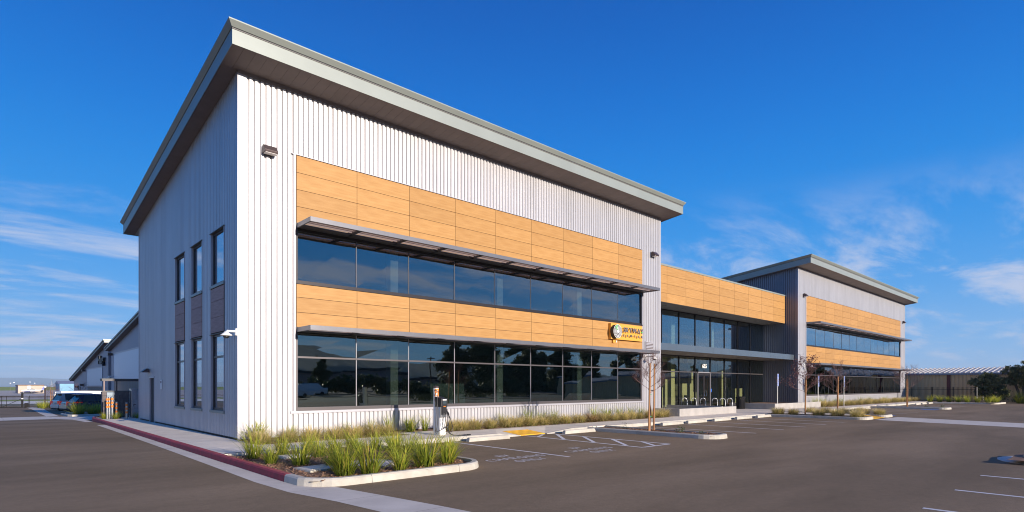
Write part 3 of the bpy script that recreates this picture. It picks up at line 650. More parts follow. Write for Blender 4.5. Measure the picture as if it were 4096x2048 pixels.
    if left_windows:
        ws_ = [(1.38, 2.93), (4.0, 5.5), (6.5, 8.07)]; cur = .06
        for a, b in ws_:
            siding(ls, 'x', x0, cur, a, .06, ztl); siding(ls, 'x', x0, a, b, .06, .775); siding(ls, 'x', x0, a, b, 7.02, ztl); cur = b
        siding(ls, 'x', x0, cur, 12.0, .06, ztl); siding(ls, 'x', x0, 12.0, 13.1, 2.14, ztl); siding(ls, 'x', x0, 13.1, YB, .06, ztl)
        for a, b in ws_:
            # brown panels
            for (zt, zb) in ((5.06, 4.60), (4.60, 4.05), (4.05, 3.53)): MB().box(x0 - .012, a + .03, zb + .006, x0 + .01, b - .03, zt - .006).build('brown_panel', 'brown_panel', BLD)
            MB().box(x0 + .011, a, 3.5, x0 + .04, b, 5.1).build('panel_backing', 'reveal', BLD)
            for (zb, zt, tz) in ((.87, 3.47, 2.70), (5.17, 7.0, None)):
                w = link('tall_window', None, BLD); f = MB(); q = .065
                f.box(x0 + q, a + .04, zb, x0 + q + .07, b - .04, zb + .08); f.box(x0 + q, a + .04, zt - .07, x0 + q + .07, b - .04, zt); f.box(x0 + q, a + .04, zb + .08, x0 + q + .07, a + .11, zt - .07); f.box(x0 + q, b - .11, zb + .08, x0 + q + .07, b - .04, zt - .07)
                if tz: f.box(x0 + q, a + .11, tz - .035, x0 + q + .07, b - .11, tz + .035)
                f.build('frame', 'mullion_dark', w)
                for (c, d) in ([(zb + .08, zt - .07)] if not tz else [(zb + .08, tz - .035), (tz + .035, zt - .07)]): MB().box(x0 + q + .03, a + .11, c, x0 + q + .042, b - .11, d).build('glass_pane', 'glass_side', w)
                MB().box(x0 - .01, a, zb - .02, x0 + q + .09, a + .04, zt).build('jamb', 'trim', w); MB().box(x0 - .01, b - .04, zb - .02, x0 + q + .09, b, zt).build('jamb', 'trim', w)
                MB().box(x0 - .035, a - .02, zb - .09, x0 + q, b + .02, zb - .0).build('sill', 'fascia', w); MB().box(x0 - .035, a - .05, zt, x0 + q, b + .05, zt + .02).build('head_flashing', 'fascia_dark', w)
        d = link('door', None, BLD); MB().box(x0 + .12, 12.06, .0, x0 + .16, 13.04, 2.08).build('leaf', 'bronze', d); MB().box(x0 - .01, 12.0, 0, x0 + .2, 12.06, 2.14).box(x0 - .01, 13.04, 0, x0 + .2, 13.1, 2.14).box(x0 - .03, 11.98, 2.08, x0 + .2, 13.12, 2.15).build('frame', 'trim', d)
        MB().tube([(x0 + .12, 12.2, 1.0), (x0 + .07, 12.2, 1.0), (x0 + .07, 12.32, 1.0)], .012, 6).build('handle', 'galv', d)
    else:
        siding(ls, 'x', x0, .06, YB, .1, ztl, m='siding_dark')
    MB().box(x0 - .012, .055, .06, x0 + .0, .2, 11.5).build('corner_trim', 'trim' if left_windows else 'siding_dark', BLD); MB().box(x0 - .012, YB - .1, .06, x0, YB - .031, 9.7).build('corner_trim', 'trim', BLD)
    bs = link('end_siding', None, BLD); siding(bs, 'x', x1, .06, YB, .06, ztl, nx=1)
    MB().box(x0 + .04, .04, -.1, x1 - .04, YB - .04, .03).build('footing', 'soil', BLD)
    MB().box(x0 - .02, YB - .03, .05, x1 + .02, YB, 9.78).build('back_wall', 'siding', BLD)
wing(0.0, 23.55, 1.845, 9, True)
wing(43.86, 76.2, 45.56, 13, False)
# shutter vents
for vx, in ((21.95,), (44.2,)):
    vn = link('vent', None, BLD); MB().box(vx, -.05, 3.72, vx + .8, 0, 4.25).build('frame', 'trim', vn); MB().box(vx + .05, -.053, 3.77, vx + .75, -.0505, 4.2).build('dark_back', 'reveal', vn)
    for j in range(5): MB().box(vx + .05, -.075, 3.79 + j * .083, vx + .75, -.054, 3.84 + j * .083).build('louvre', 'trim', vn)

# entrance link
LX0, LX1, LYF, GY = 23.56, 43.84, 1.05, 2.89
MB().box(LX0, LYF + .05, 7.0, LX1, 14, 9.30).build('link_core', 'core', BLD)
MB().box(LX0, LYF - .03, 9.26, LX1, 14, 9.37).build('parapet_cap', 'fascia', BLD)
colx = [LX0] + [25.9 + 2.245 * i for i in range(8)] + [LX1]
for i in range(len(colx) - 1):
    for (zt, zb) in ((9.26, 8.70), (8.70, 8.14), (8.14, 7.56), (7.56, 6.98)):
        MB().box(colx[i] + .007, LYF, zb + .007, colx[i + 1] - .007, LYF + .02, zt - .007).build('wood_panel', 'wood', BLD)
MB().box(LX0, LYF + .021, 6.99, LX1, LYF + .05, 9.26).build('panel_backing', 'reveal', BLD)
n = 9
for i in range(n):
    a, b = LX0 + (LX1 - LX0) * i / n, LX0 + (LX1 - LX0) * (i + 1) / n
    MB().box(a + .004, LYF + .03, 6.975, b - .004, GY + .1, 6.989).build('soffit_board', 'soffit', BLD)
    MB().lathe((a + b) / 2, 1.9, [(.13, 6.95), (.13, 6.974)], 14).build('downlight', 'downlight', BLD)
cn = link('entrance_canopy', None, BLD)
for i in range(9):
    a, b = (23.6 + 2.25 * i, 23.6 + 2.25 * (i + 1)) ; b = min(b, LX1)
    MB().box(a + .004, .316, 3.89, b - .004, .34, 4.31).build('fascia_panel', 'canopy', cn)
    MB().box(a + .004, .36, 3.88, b - .004, GY - .02, 3.892).build('soffit_board', 'soffit', cn); MB().lathe((a + b) / 2, 1.5, [(.13, 3.86), (.13, 3.879)], 14).build('downlight', 'downlight', cn)
MB().box(LX0, .34, 3.893, LX1, GY - .02, 4.30).build('deck', 'fascia_dark', cn)
# link glazing
lg = [28.1 + 2.2 * i for i in range(-2, 7)]
for (zb, zt, tz, nm) in ((4.3, 6.97, None, 'upper_glazing'), (.17, 3.88, 2.72, 'entrance_glazing')):
    w = link(nm, None, BLD); f = MB(); f.box(LX0, GY - .03, zb, LX1, GY + .1, zb + .07); f.box(LX0, GY - .03, zt - .07, LX1, GY + .1, zt); f.build('frame', 'mullion_dark', w)
    xs = [LX0] + [q for q in lg if LX0 + .3 < q < LX1 - .3] + [LX1]
    for i in range(len(xs) - 1):
        isdoor = tz and abs(xs[i] - 32.5) < .2
        for (a, b) in ([(zb + .07, zt - .07)] if not tz else [(zb + .07, tz - .035), (tz + .035, zt - .07)]):
            if isdoor and a < 1: 
                MB().box(xs[i] + .02, GY, a, 32.84, GY + .012, b).build('glass_pane', 'glass_entry' if tz else 'glass_link', w); MB().box(34.68, GY, a, xs[i + 1] - .02, GY + .012, b).build('glass_pane', 'glass_entry' if tz else 'glass_link', w); continue
            MB().box(xs[i] + .02, GY, a, xs[i + 1] - .02, GY + .012, b).build('glass_pane', 'glass_entry' if tz else 'glass_link', w)
        if i: MB().box(xs[i] - .02, GY - .05, zb + .07, xs[i] + .02, GY + .08, zt - .07).build('mullion', 'mullion_dark', w)
    if tz: MB().box(LX0, GY - .035, tz - .035, 32.8, GY + .05, tz + .035).box(34.7, GY - .035, tz - .035, LX1, GY + .05, tz + .035).build('transom', 'mullion_mid', w)
dr = link('entrance_door', None, BLD)
MB().box(32.8, GY - .06, .17, 32.86, GY + .06, 2.76).box(34.64, GY - .06, .17, 34.7, GY + .06, 2.76).box(32.8, GY - .06, 2.68, 34.7, GY + .06, 2.76).build('frame', 'mullion_light', dr)
for a in (32.88, 33.77):
    MB().box(a, GY - .03, .18, a + .08, GY + .02, 2.66).box(a + .78, GY - .03, .18, a + .86, GY + .02, 2.66).box(a, GY - .028, .18, a + .86, GY + .018, .38).box(a, GY - .028, 2.5, a + .86, GY + .018, 2.66).build('leaf', 'mullion_dark', dr)
    MB().box(a + .08, GY - .01, .38, a + .78, GY + .002, 2.5).build('glass_pane', 'glass_entry', dr)
for a in (33.62, 33.9): MB().tube([(a, GY - .03, .95), (a, GY - .12, .98), (a, GY - .12, 1.35), (a, GY - .03, 1.38)], .022, 6).build('handle', 'steel', dr)
mb = text_mb('655', .42, .015, .012, 1.05); xf(mb, lambda x, y, z: (33.75 + x, GY - .06 - z, 3.18 + y)); mb.build('street_number', 'number_white', BLD)
MB().box(34.75, GY - .008, 1.25, 34.95, GY - .004, 1.5).build('access_decal', 'sign_blue', BLD)
# link interior
mb = MB(); mb.box(LX0, GY + .12, -.05, LX1, 12, .10); mb.box(LX0, GY + .12, 3.9, LX1, 12, 4.25); mb.box(LX0, 9.3, .1, LX1, 9.5, 6.97); mb.build('link_floor', 'interior_floor', BLD)
for (x0_, x1_, z1_, m, yy) in ((31.9, 32.4, 3.88, 'wall_green', 4.5), (30.7, 30.95, 1.6, 'wall_green', 4.6), (31.1, 31.4, 2.2, 'wall_green', 4.5), (33.7, 34.5, 1.9, 'wall_green', 4.7), (34.9, 35.2, 1.9, 'wall_green', 4.7), (36.0, 36.25, 3.88, 'wall_green', 5.2), (39.6, 39.95, 3.88, 'wall_green', 4.5), (42.2, 42.5, 1.5, 'wall_green', 4.6), (43.0, 43.5, 1.5, 'wall_green', 4.6), (32.9, 33.3, 2.8, 'wall_green', 5.4), (37.2, 38.2, 1.2, 'wall_green', 6.0)):
    MB().box(x0_, yy, .11, x1_, yy + .3, z1_).build('inner_column', m, BLD)
for (x0_, x1_) in ((31.6, 32.1), (37.6, 37.9)): MB().box(x0_, 4.3, 4.26, x1_, 4.6, 6.97).build('inner_column', 'column', BLD)
for (x0_, x1_) in ((30.6, 31.6), (33.0, 33.9), (34.4, 35.8), (36.4, 37.2)): MB().box(x0_, 4.62, 3.5, x1_, 4.66, 3.85).build('transom_panel', 'wall_green', BLD)
for (x0_, y_) in ((34.0, 4.0), (36.5, 4.3), (32.6, 3.9)):
    MB().box(x0_, y_, .11, x0_ + .6, y_ + .6, .55).build('lobby_seat', 'black_plastic', BLD); MB().box(x0_, y_ + .55, .56, x0_ + .6, y_ + .65, 1.0).build('lobby_seat_back', 'black_plastic', BLD)
for i in range(7): MB().box(25.6 + 2.5 * i, 5 + (i % 3) * .8, 6.6, 26.5 + 2.5 * i, 5.1 + (i % 3) * .8, 6.64).build('ceiling_light', 'number_white', BLD)
# things seen through the near wing's windows
t = thing('whiteboard', (9.2, 1.6, .07), 0, 'pale green panel leaning inside the lower windows behind the charger', 'panel'); MB().box(-.75, -.02, 0, 1.1, .02, 1.75, 0, Matrix.Rotation(radians(-7), 3, 'X')).build('panel', 'board_green', t)
t = thing('workbench', (4.1, 1.7, .07), 0, 'low dark workbench seen through the first lower windows', 'workbench'); MB().box(0, 0, .8, 1.9, .7, .86).build('top', 'brown_trim', t)
for a, b in ((.05, .05), (1.8, .05), (.05, .6), (1.8, .6)): MB().box(a, b, 0, a + .06, b + .06, .8).build('leg', 'black_metal', t)

# entrance concrete walls
def cwall(lab, boxes, name='concrete_planter_wall'):
    t = thing(name, label=lab, cat='concrete wall')
    for b in boxes: MB().box(*b).build('wall_block', 'concrete_wall', t, bevel=.012)
cwall('low concrete wall with bike racks behind it left of the entrance', [(22.75, -1.75, -.1, 29.45, -1.55, .42), (22.75, -1.549, -.1, 22.95, -.05, .42)])
cwall('low concrete wall below the dark ribbed side wall right of the entrance', [(36.4, -1.25, -.1, 45.3, -1.05, .42), (36.4, -1.049, -.1, 36.6, 2.2, .42)])
cwall('short concrete wall running towards the glass at the left of the bike racks', [(27.95, -1.54, -.1, 28.13, 2.4, .44)])
bedgrid(36.6, 43.8, -1.04, 2.8, .3, st=.8)

# ------------------------------------------------------------------ wall-mounted things
def wall_lamp(x, z, lab, y=-.0):
    t = thing('wall_light', (x, y, z), 0, lab, 'wall light', 'bronze wall pack lights')
    b = MB(); b.extr([(-.03, -.13), (-.06, .13), (-.16, .13), (-.32, -.06), (-.3, -.13)], -.21, .21, 'x'); b.build('housing', 'bronze', t, bevel=.012)
    MB().box(-.18, -.29, -.145, .18, -.08, -.131).build('lens', 'lens', t); MB().box(-.1, -.03, -.15, .1, 0, .12).build('back_plate', 'bronze', t)
wall_lamp(.93, 9.3, 'bronze wall light high near the left corner of the near wing')
wall_lamp(22.72, 9.33, 'bronze wall light at the upper right of the near wing')
wall_lamp(45.03, 9.36, 'bronze wall light above the left top corner of the far wing panels')
wall_lamp(75.25, 9.36, 'bronze wall light at the far right end of the far wing')
t = thing('wall_light', (0, 13.2, 2.45), radians(-90), 'bronze wedge light above the side door', 'wall light', 'bronze wall pack lights')
MB().extr([(-.03, -.09), (-.06, .09), (-.14, .09), (-.36, -.09)], -.25, .25, 'x').build('housing', 'bronze', t, bevel=.01)
def dome_cam(x, y, z, lab, ang=0, arm=.6, conduit=None):
    t = thing('security_camera', (x, y, z), ang, lab, 'security camera', 'white dome security cameras')
    MB().box(-.07, -.06, -.08, .07, 0, .14).build('mount', 'white_plastic', t, bevel=.01)
    MB().tube([(0, -.06, .05), (0, -arm, .05), (0, -arm - .03, .0)], .035, 8).build('arm', 'white_plastic', t)
    MB().lathe(0, -arm - .03, [(.05, .03), (.09, -.02), (.17, -.07), (.17, -.10), (.11, -.10)], 16).build('shroud', 'white_plastic', t, smooth=True)
    MB().lathe(0, -arm - .03, [(.10, -.10), (.085, -.15), (.04, -.18)], 14).build('dome', 'black_plastic', t, smooth=True)
    return t
dome_cam(21.95, 0, 3.33, 'white dome camera on a bracket right of the near wing lower windows')
dome_cam(45.0, 0, 3.42, 'white dome camera left of the far wing lower windows'); dome_cam(75.3, 0, 3.35, 'white dome camera at the far right end of the far wing', arm=.4)
t = dome_cam(-.0, .09, 3.36, 'white dome camera with black cable on the near corner', radians(-90), .28)
MB().tube([(-.05, .02, 0), (-.1, .14, -.05), (-.16, .40, -.1), (-.14, .52, -.02), (-.11, .54, .15)], .016, 6).build('cable', 'black_plastic', t)
MB().box(-.16, .49, .14, -.06, .58, .24).build('junction_box', 'bronze', t)
t = thing('wall_plaque', (0, 10.5, 1.77), radians(-90), 'small white plaque beside the side door', 'plaque'); MB().box(-.13, -.03, -.21, .13, -.002, .21).build('plate', 'sign_white', t, bevel=.02); MB().box(-.08, -.034, .06, .08, -.031, .15).build('marking', 'ware_red', t)
# building sign
t = thing('building_sign', (0, 0, 0), 0, 'orange wall sign with ringed disc reading SKYWAY CENTER', 'sign')
MB().box(18.57, -.2, 4.20, 21.42, -.025, 5.04).build('board', 'sign_orange', t, bevel=.006)
DX, DZ = 18.87, 4.60
def disc(r, y0, y1, m, name, n=40, r0=0):
    mb = MB(); vs = []
    for k in range(n): a = 2 * pi * k / n; vs.append((DX + r * cos(a), y0, DZ + r * sin(a)))
    for k in range(n): a = 2 * pi * k / n; vs.append((DX + r * cos(a), y1, DZ + r * sin(a)))
    mb.add(vs, [tuple(range(n)), tuple(range(2 * n - 1, n - 1, -1))] + [(k, n + k, n + (k + 1) % n, (k + 1) % n) for k in range(n)]); return mb.build(name, m, t)
disc(.365, -.42, -.201, 'sign_black', 'disc')
y = -.42
for i, (r, m) in enumerate(((.36, 'sign_white'), (.335, 'sign_black'), (.295, 'sign_white'), (.270, 'sign_black'), (.232, 'sign_white'), (.205, 'sign_black'), (.165, 'sign_white'), (.142, 'sign_black'), (.098, 'sign_white'))):
    disc(r, y - .004 * (i + 1), y - .004 * i + .0005, m, 'ring')
for r0, r1, k in ((.295, .335, 1), (.232, .270, 3), (.165, .205, 5), (.098, .142, 7)):
    mb = MB(); vs = []; nn = 8
    for q in range(nn + 1): a = radians(100 + 45 * q / nn); vs += [(DX + r0 * cos(a), -.459, DZ + r0 * sin(a)), (DX + r1 * cos(a), -.459, DZ + r1 * sin(a))]
    mb.add(vs, [(2 * q, 2 * q + 1, 2 * q + 3, 2 * q + 2) for q in range(nn)]); mb.build('green_wedge', 'sign_green', t)
def sign_text(s, cx_, cz_, size, sp, y, m, nm, wide=1.0):
    ls = [text_mb(ch, size, .025, .006) for ch in s]; ws = [max(p[0] for p in q.v) - min(p[0] for p in q.v) for q in ls]; gap = (wide - sum(ws)) / (len(s) - 1); xx = cx_ - wide / 2
    for ch, q, w_ in zip(s, ls, ws):
        o0 = min(p[0] for p in q.v); xf(q, lambda x, yy, z: (xx + x - o0, y - z, cz_ + yy)); q.build('letter', m, t); xx += w_ + gap
sign_text('SKYWAY', 20.36, 4.72, .36, 0, -.36, 'sign_grey', 'lettering', 1.80)
sign_text('CENTER', 20.36, 4.42, .16, 0, -.32, 'sign_grey', 'lettering', 1.78)
MB().box(20.98, -.43, 4.655, 21.12, -.415, 4.70).build('green_accent', 'sign_green', t)
MB().box(18.87, -.12, 4.02, 19.07, -.025, 4.17).build('junction_box', 'sign_orange', t); MB().box(19.1, -.15, 4.04, 19.16, -.03, 4.15).build('spotlight', 'white_plastic', t)

# ------------------------------------------------------------------ vehicle charger
t = thing('vehicle_charger', (5.79, -2.7, 0), 0, 'white and black vehicle charging station with orange banded post and hanging cables', 'vehicle charger')
b = MB(); b.prism([(-.13, -.17), (.13, -.17), (.13, .14), (-.13, .14)], 0, 1.12)
for i, v_ in enumerate(b.v):
    if v_[2] > 1: b.v[i] = (v_[0] * .92, v_[1] * .8, v_[2])
b.build('pedestal', 'galv', t, bevel=.02).data.materials[0] = MATS['white_plastic']
MB().box(-.128, -.20, .62, .128, -.171, 1.1).build('front_channel', 'galv', t)
h = MB(); h.prism([(-.13, -.26), (.13, -.26), (.15, .12), (-.15, .12)], .98, lambda x, y: 1.27 if y < 0 else 1.34); h.build('head', 'black_plastic', t, bevel=.02)
MB().box(-.09, -.264, .72, .09, -.2, .98).build('holster', 'black_plastic', t); MB().box(-.075, -.268, 1.07, .075, -.2605, 1.18).build('screen', 'screen', t); MB().box(-.08, -.268, 1.205, .08, -.2605, 1.24).build('badge', 'sign_white', t); MB().box(-.05, -.268, .99, .05, -.2605, 1.01).build('stripe', 'orange', t)
MB().lathe(-.03, .2, [(.095, 0), (.095, 1.62)], 20).build('post', 'white_plastic', t, smooth=False)
MB().lathe(-.03, .2, [(.102, 1.62), (.102, 1.66), (.08, 1.70), (.03, 1.71)], 20).build('cap', 'bronze', t)
ob = MB(); nn = 12; vs = []
for q in range(nn + 1):
    a = radians(-150 + 120 * q / nn); vs += [(-.03 + .097 * cos(a), .2 + .097 * sin(a), 1.2), (-.03 + .097 * cos(a), .2 + .097 * sin(a), 1.6)]
ob.add(vs, [(2 * q, 2 * q + 2, 2 * q + 3, 2 * q + 1) for q in range(nn)]); ob.build('orange_band', 'orange', t)
def cyltext(s, zc, size):
    mb = text_mb(s, size, .0, .004)
    def f(x, y, z): a = radians(-104) + x / .099; return (-.03 + .099 * cos(a), .2 + .099 * sin(a), zc + y)
    xf(mb, f); mb.build('lettering', 'sign_white', t)
cyltext('EV', 1.41, .085); cyltext('ONLY', 1.335, .045)
mb = MB()
for (x0, x1, z0, z1) in ((-.045, .045, 1.505, 1.53), (-.0125, .0125, 1.475, 1.56)):
    a0, a1 = radians(-104) + x0 / .099, radians(-104) + x1 / .099; mb.add([(-.03 + .0995 * cos(a), .2 + .0995 * sin(a), z) for a, z in ((a0, z0), (a1, z0), (a1, z1), (a0, z1))], [(0, 1, 2, 3)])
mb.build('plus_mark', 'sign_white', t)
def cable(pts, r=.011):
    # smooth Catmull-Rom
    P = [Vector(p) for p in pts]; P = [P[0]] + P + [P[-1]]; o = []
    for i in range(1, len(P) - 2):
        for k in range(7):
            s = k / 7; a, b, c, d = P[i - 1], P[i], P[i + 1], P[i + 2]; o.append(.5 * ((2 * b) + (-a + c) * s + (2 * a - 5 * b + 4 * c - d) * s * s + (-a + 3 * b - 3 * c + d) * s ** 3))
    o.append(P[-2]); MB().tube(o, r, 6).build('cable', 'black_plastic', t, smooth=True)
cable([(-.03, .12, 1.52), (-.2, .05, 1.56), (-.26, -.02, 1.3), (-.2, -.05, .95), (-.24, -.08, .5), (-.26, -.1, .12), (-.22, -.12, .08), (-.2, -.1, .2)])
cable([(.0, -.27, .8), (-.1, -.27, .5), (-.05, -.28, .25), (.02, -.26, .45), (.06, -.27, .78)])
cable([(-.03, .1, 1.5), (-.08, .0, 1.5), (-.16, -.05, 1.2), (-.16, -.1, .8), (-.2, -.12, .35), (-.25, -.14, .15), (.0, -.25, .25), (.2, -.22, .4), (.24, -.2, .7), (.13, -.26, .82)])
cable([(.08, -.26, .85), (.2, -.24, .7), (.33, -.2, .45), (.40, -.2, .25), (.33, -.2, .1), (.2, -.2, .2), (.22, -.22, .55), (.12, -.24, .85)])
cable([(.1, -.24, .9), (.18, -.2, .6), (.14, -.25, .15), (.25, -.45, .015), (.5, -.6, .015), (.72, -.55, .015), (.78, -.7, .012), (.66, -.74, .012)])
cable([(.1, -.22, .3), (.2, -.42, .02), (.38, -.8, .02), (.55, -.86, .02), (.68, -.78, .014)])
MB().box(.6, -.8, .0, .72, -.74, .045).build('plug', 'black_plastic', t)

# bike racks
def rack(x, y, lab):
    t = thing('bike_rack', (x, y, 0), radians(-35), lab, 'bike rack', 'silver hoop bike racks')
    pts = [(-.19, 0, 0), (-.19, 0, .72)] + [(.19 * cos(radians(a)), 0, .72 + .19 * sin(radians(a))) for a in range(165, 0, -15)] + [(.19, 0, .72), (.19, 0, 0)]
    MB().tube(pts, .024, 10).build('hoop', 'galv', t, smooth=True)
    for s in (-.19, .19): MB().lathe(s, 0, [(.07, 0), (.07, .012)], 12).build('base_plate', 'galv', t)
for i, (x, y) in enumerate(((28.05, 1.15), (28.15, .55), (28.15, -.05), (28.2, -.82), (27.95, -1.4), (27.0 + 1.6, -1.42))):
    # evenly spread along the bench wall, seen as a row of six hoops
    pass
RK = [(2500 + q / 2.576) for q in (613, 697, 785, 903, 994, 1088)]
for i, (x, y) in enumerate(((28.68, 1.48), (28.82, .87), (28.98, .30), (29.28, -.37), (29.48, -.80), (29.90, -1.08))):
    rack(x, y, '%s silver hoop bike rack from the left in front of the entrance' % ORD[i])
# trash can
t = thing('trash_can', (35.72, 1.0, 0), 0, 'black cylindrical slatted trash can right of the entrance doors', 'trash can')
MB().lathe(0, 0, [(.24, .03), (.30, .75)], 20).build('liner', 'black_plastic', t)
for k in range(20):
    a = 2 * pi * k / 20; MB().box(-.028, .29, .04, .028, .31, .78, 0, Matrix.Rotation(a, 3, 'Z')).build('slat', 'black_metal', t)
MB().lathe(0, 0, [(.33, .78), (.35, .86), (.30, .92), (.16, .93)], 20).build('lid', 'black_metal', t); MB().lathe(0, 0, [(.31, 0), (.31, .04)], 20).build('base', 'black_metal', t)

# accessible parking signs
def isa(parent, s=1.0, zc=0.0, y=-.03):
    def q(name, fn): fn.build(name, 'sign_white', parent)
    mb = MB(); n = 12
    mb.add([(.0 - .01 + .035 * cos(2 * pi * k / n), y, zc + .13 + .035 * sin(2 * pi * k / n)) for k in range(n)], [tuple(range(n))])
    mb.box(-.03, y - .001, zc - .03, .0, y, zc + .09); mb.box(-.03, y - .001, zc + .03, .06, y, zc + .055); mb.box(-.03, y - .001, zc - .045, .07, y, zc - .02); mb.box(.05, y - .001, zc - .13, .08, y, zc - .03)
    r0, r1 = .085, .11; vs = []
    for k in range(15): a = radians(130 + 220 * k / 14); vs += [(r0 * cos(a) - .01, y, zc - .05 + r0 * sin(a)), (r1 * cos(a) - .01, y, zc - .05 + r1 * sin(a))]
    mb.add(vs, [(2 * k, 2 * k + 1, 2 * k + 3, 2 * k + 2) for k in range(14)]); mb.build('wheelchair_symbol', 'sign_white', parent)
def psign(x, y, zt, zbase, lab):
    rz_ = radians(8)
    t = thing('parking_sign', (x, y, zbase), rz_, lab, 'parking sign', 'blue accessible parking signs')
    MB().tube([(0, 0, 0), (0, 0, zt - zbase)], .03, 8).build('pole', 'pole_white', t)
    h = zt - zbase
    MB().box(-.17, -.05, h - .42, .17, -.03, h).build('border_plate', 'sign_white', t); MB().box(-.155, -.056, h - .405, .155, -.051, h - .015).build('blue_plate', 'sign_blue', t); isa(t, 1, h - .2, -.059)
    for i, (a, b) in enumerate(((.44, .58), (.60, .74), (.76, .90))):
        MB().box(-.17, -.05, h - b, .17, -.03, h - a).build('border_plate', 'sign_white', t); MB().box(-.155, -.056, h - b + .012, .155, -.051, h - a - .012).build('blue_plate', 'sign_blue', t)
        MB().box(-.09, -.060, h - b + .05, .09, -.0565, h - b + .065).box(-.11, -.060, h - b + .085, .11, -.0565, h - b + .1).build('print_band', 'sign_white', t)
psign(37.06, -1.15, 2.6, .42, 'blue accessible parking sign in front of the dark ribbed wall'); psign(42.24, -1.15, 2.42, .42, 'blue accessible parking sign just left of the second young tree')
psign(45.0, -1.15, 2.55, .42, 'blue accessible parking sign right of the second young tree'); psign(48.79, -1.9, 2.55, 0, 'rightmost blue accessible parking sign left of the third young tree')

# ------------------------------------------------------------------ bare young trees with stakes
def bare_tree(x, y, h, seed, stakes, lab, red=False, hb=1.35, spread=1.0, z0=-.05, sh=2.6):
    r = random.Random(seed); t = thing('young_tree', (x, y, z0), 0, lab, 'young tree', 'bare young street trees tied to stakes')
    tw = MB(); tips = []
    def br(p, d, l, rad, lev):
        n = 4; pts = [p.copy()]; rs = [rad]; q = p.copy(); dd = d.copy()
        for i in range(n):
            dd = (dd + Vector((r.uniform(-.16, .16), r.uniform(-.16, .16), r.uniform(-.05, .14)))).normalized(); q = q + dd * (l / n); pts.append(q.copy()); rs.append(rad * (1 - .65 * (i + 1) / n))
            if lev < 3 and i >= 1 - (lev > 0):
                for _ in range(2 if lev < 2 else r.choice((1, 2))):
                    a = r.uniform(0, 2 * pi); s_ = Vector((cos(a), sin(a), r.uniform(.1, .7))); br(q, (dd * .8 + s_ * .75).normalized(), l * r.uniform(.45, .65), rs[-1] * .7, lev + 1)
        tw.tube(pts, rs, 4 if lev > 0 else 5, cap=False); tips.append(q)
    trunk = [(0, 0, 0), (.02, .0, h * .3), (-.01, .01, h * .5), (.03, 0, h * .72), (.02, .02, h * .9)]
    MB().tube(trunk, [.035, .03, .027, .018, .008], 7).build('trunk', 'bark', t, smooth=True)
    k = 0; nb = 11
    for i in range(nb):
        f_ = hb + (h * .95 - hb) * (i / (nb - 1)) ** 1.0; a = i * 2.4 + r.uniform(-.4, .4); up = .35 + .9 * i / nb
        br(Vector((.02, 0, f_)), Vector((cos(a), sin(a), up)).normalized(), spread * (.95 - .45 * i / nb) * r.uniform(.8, 1.1), .011, 0)
    tw.build('branches', 'twig', t)
    if red:
        lf = MB()
        for q in tips:
            if r.random() < red:
                s = .028; a = r.uniform(0, pi); lf.add([tuple(q + Vector(c)) for c in ((-s * cos(a), -s * sin(a), 0), (0, 0, s), (s * cos(a), s * sin(a), 0), (0, 0, -s * 1.4))], [(0, 1, 2, 3)])
        lf.build('withered_leaves', 'leaf_red', t, kind='stuff')
    for (sx, sy, lean) in stakes:
        MB().tube([(sx, sy, -.1), (sx + lean, sy, sh)], .033, 8).build('stake', 'stake', t)
    sx0 = stakes[0][0]; sx1 = stakes[-1][0]
    for zz_ in (hb + .12,): MB().tube([(sx0, stakes[0][1], zz_), (0, 0, zz_ - .03), (sx1, stakes[-1][1], zz_ - .05)], .018, 5).build('strap', 'strap_black', t)
    for zz_ in (.55, hb - .1): MB().lathe(0.01, 0, [(.042, zz_), (.042, zz_ + .03)], 8).build('green_tie', 'tie_green', t)
bare_tree(13.12, -6.3, 2.75, 11, [(-.28, -.12, .1), (.27, .02, .05)], 'bare young tree tied to two brown stakes in the nearest narrow island', hb=1.5, spread=.85, sh=2.62)
bare_tree(30.0, -5.7, 3.0, 23, [(-.08, -.05, .12), (.3, .1, .14)], 'young tree with dark red leaves on two stakes left of the yellow mat', red=.22, hb=1.25, spread=1.0, sh=2.35)
bare_tree(34.0, -6.15, 2.9, 31, [(-.05, -.05, .1), (.3, .1, .1)], 'bare young tree with dense twigs right of the yellow mat', hb=1.2, spread=.95, sh=2.35)
bare_tree(50.4, -6.15, 2.9, 47, [(-.1, -.05, .02), (.28, .1, .0)], 'bare young tree on stakes in front of the far right end of the building', hb=1.4, spread=1.3, sh=2.35)

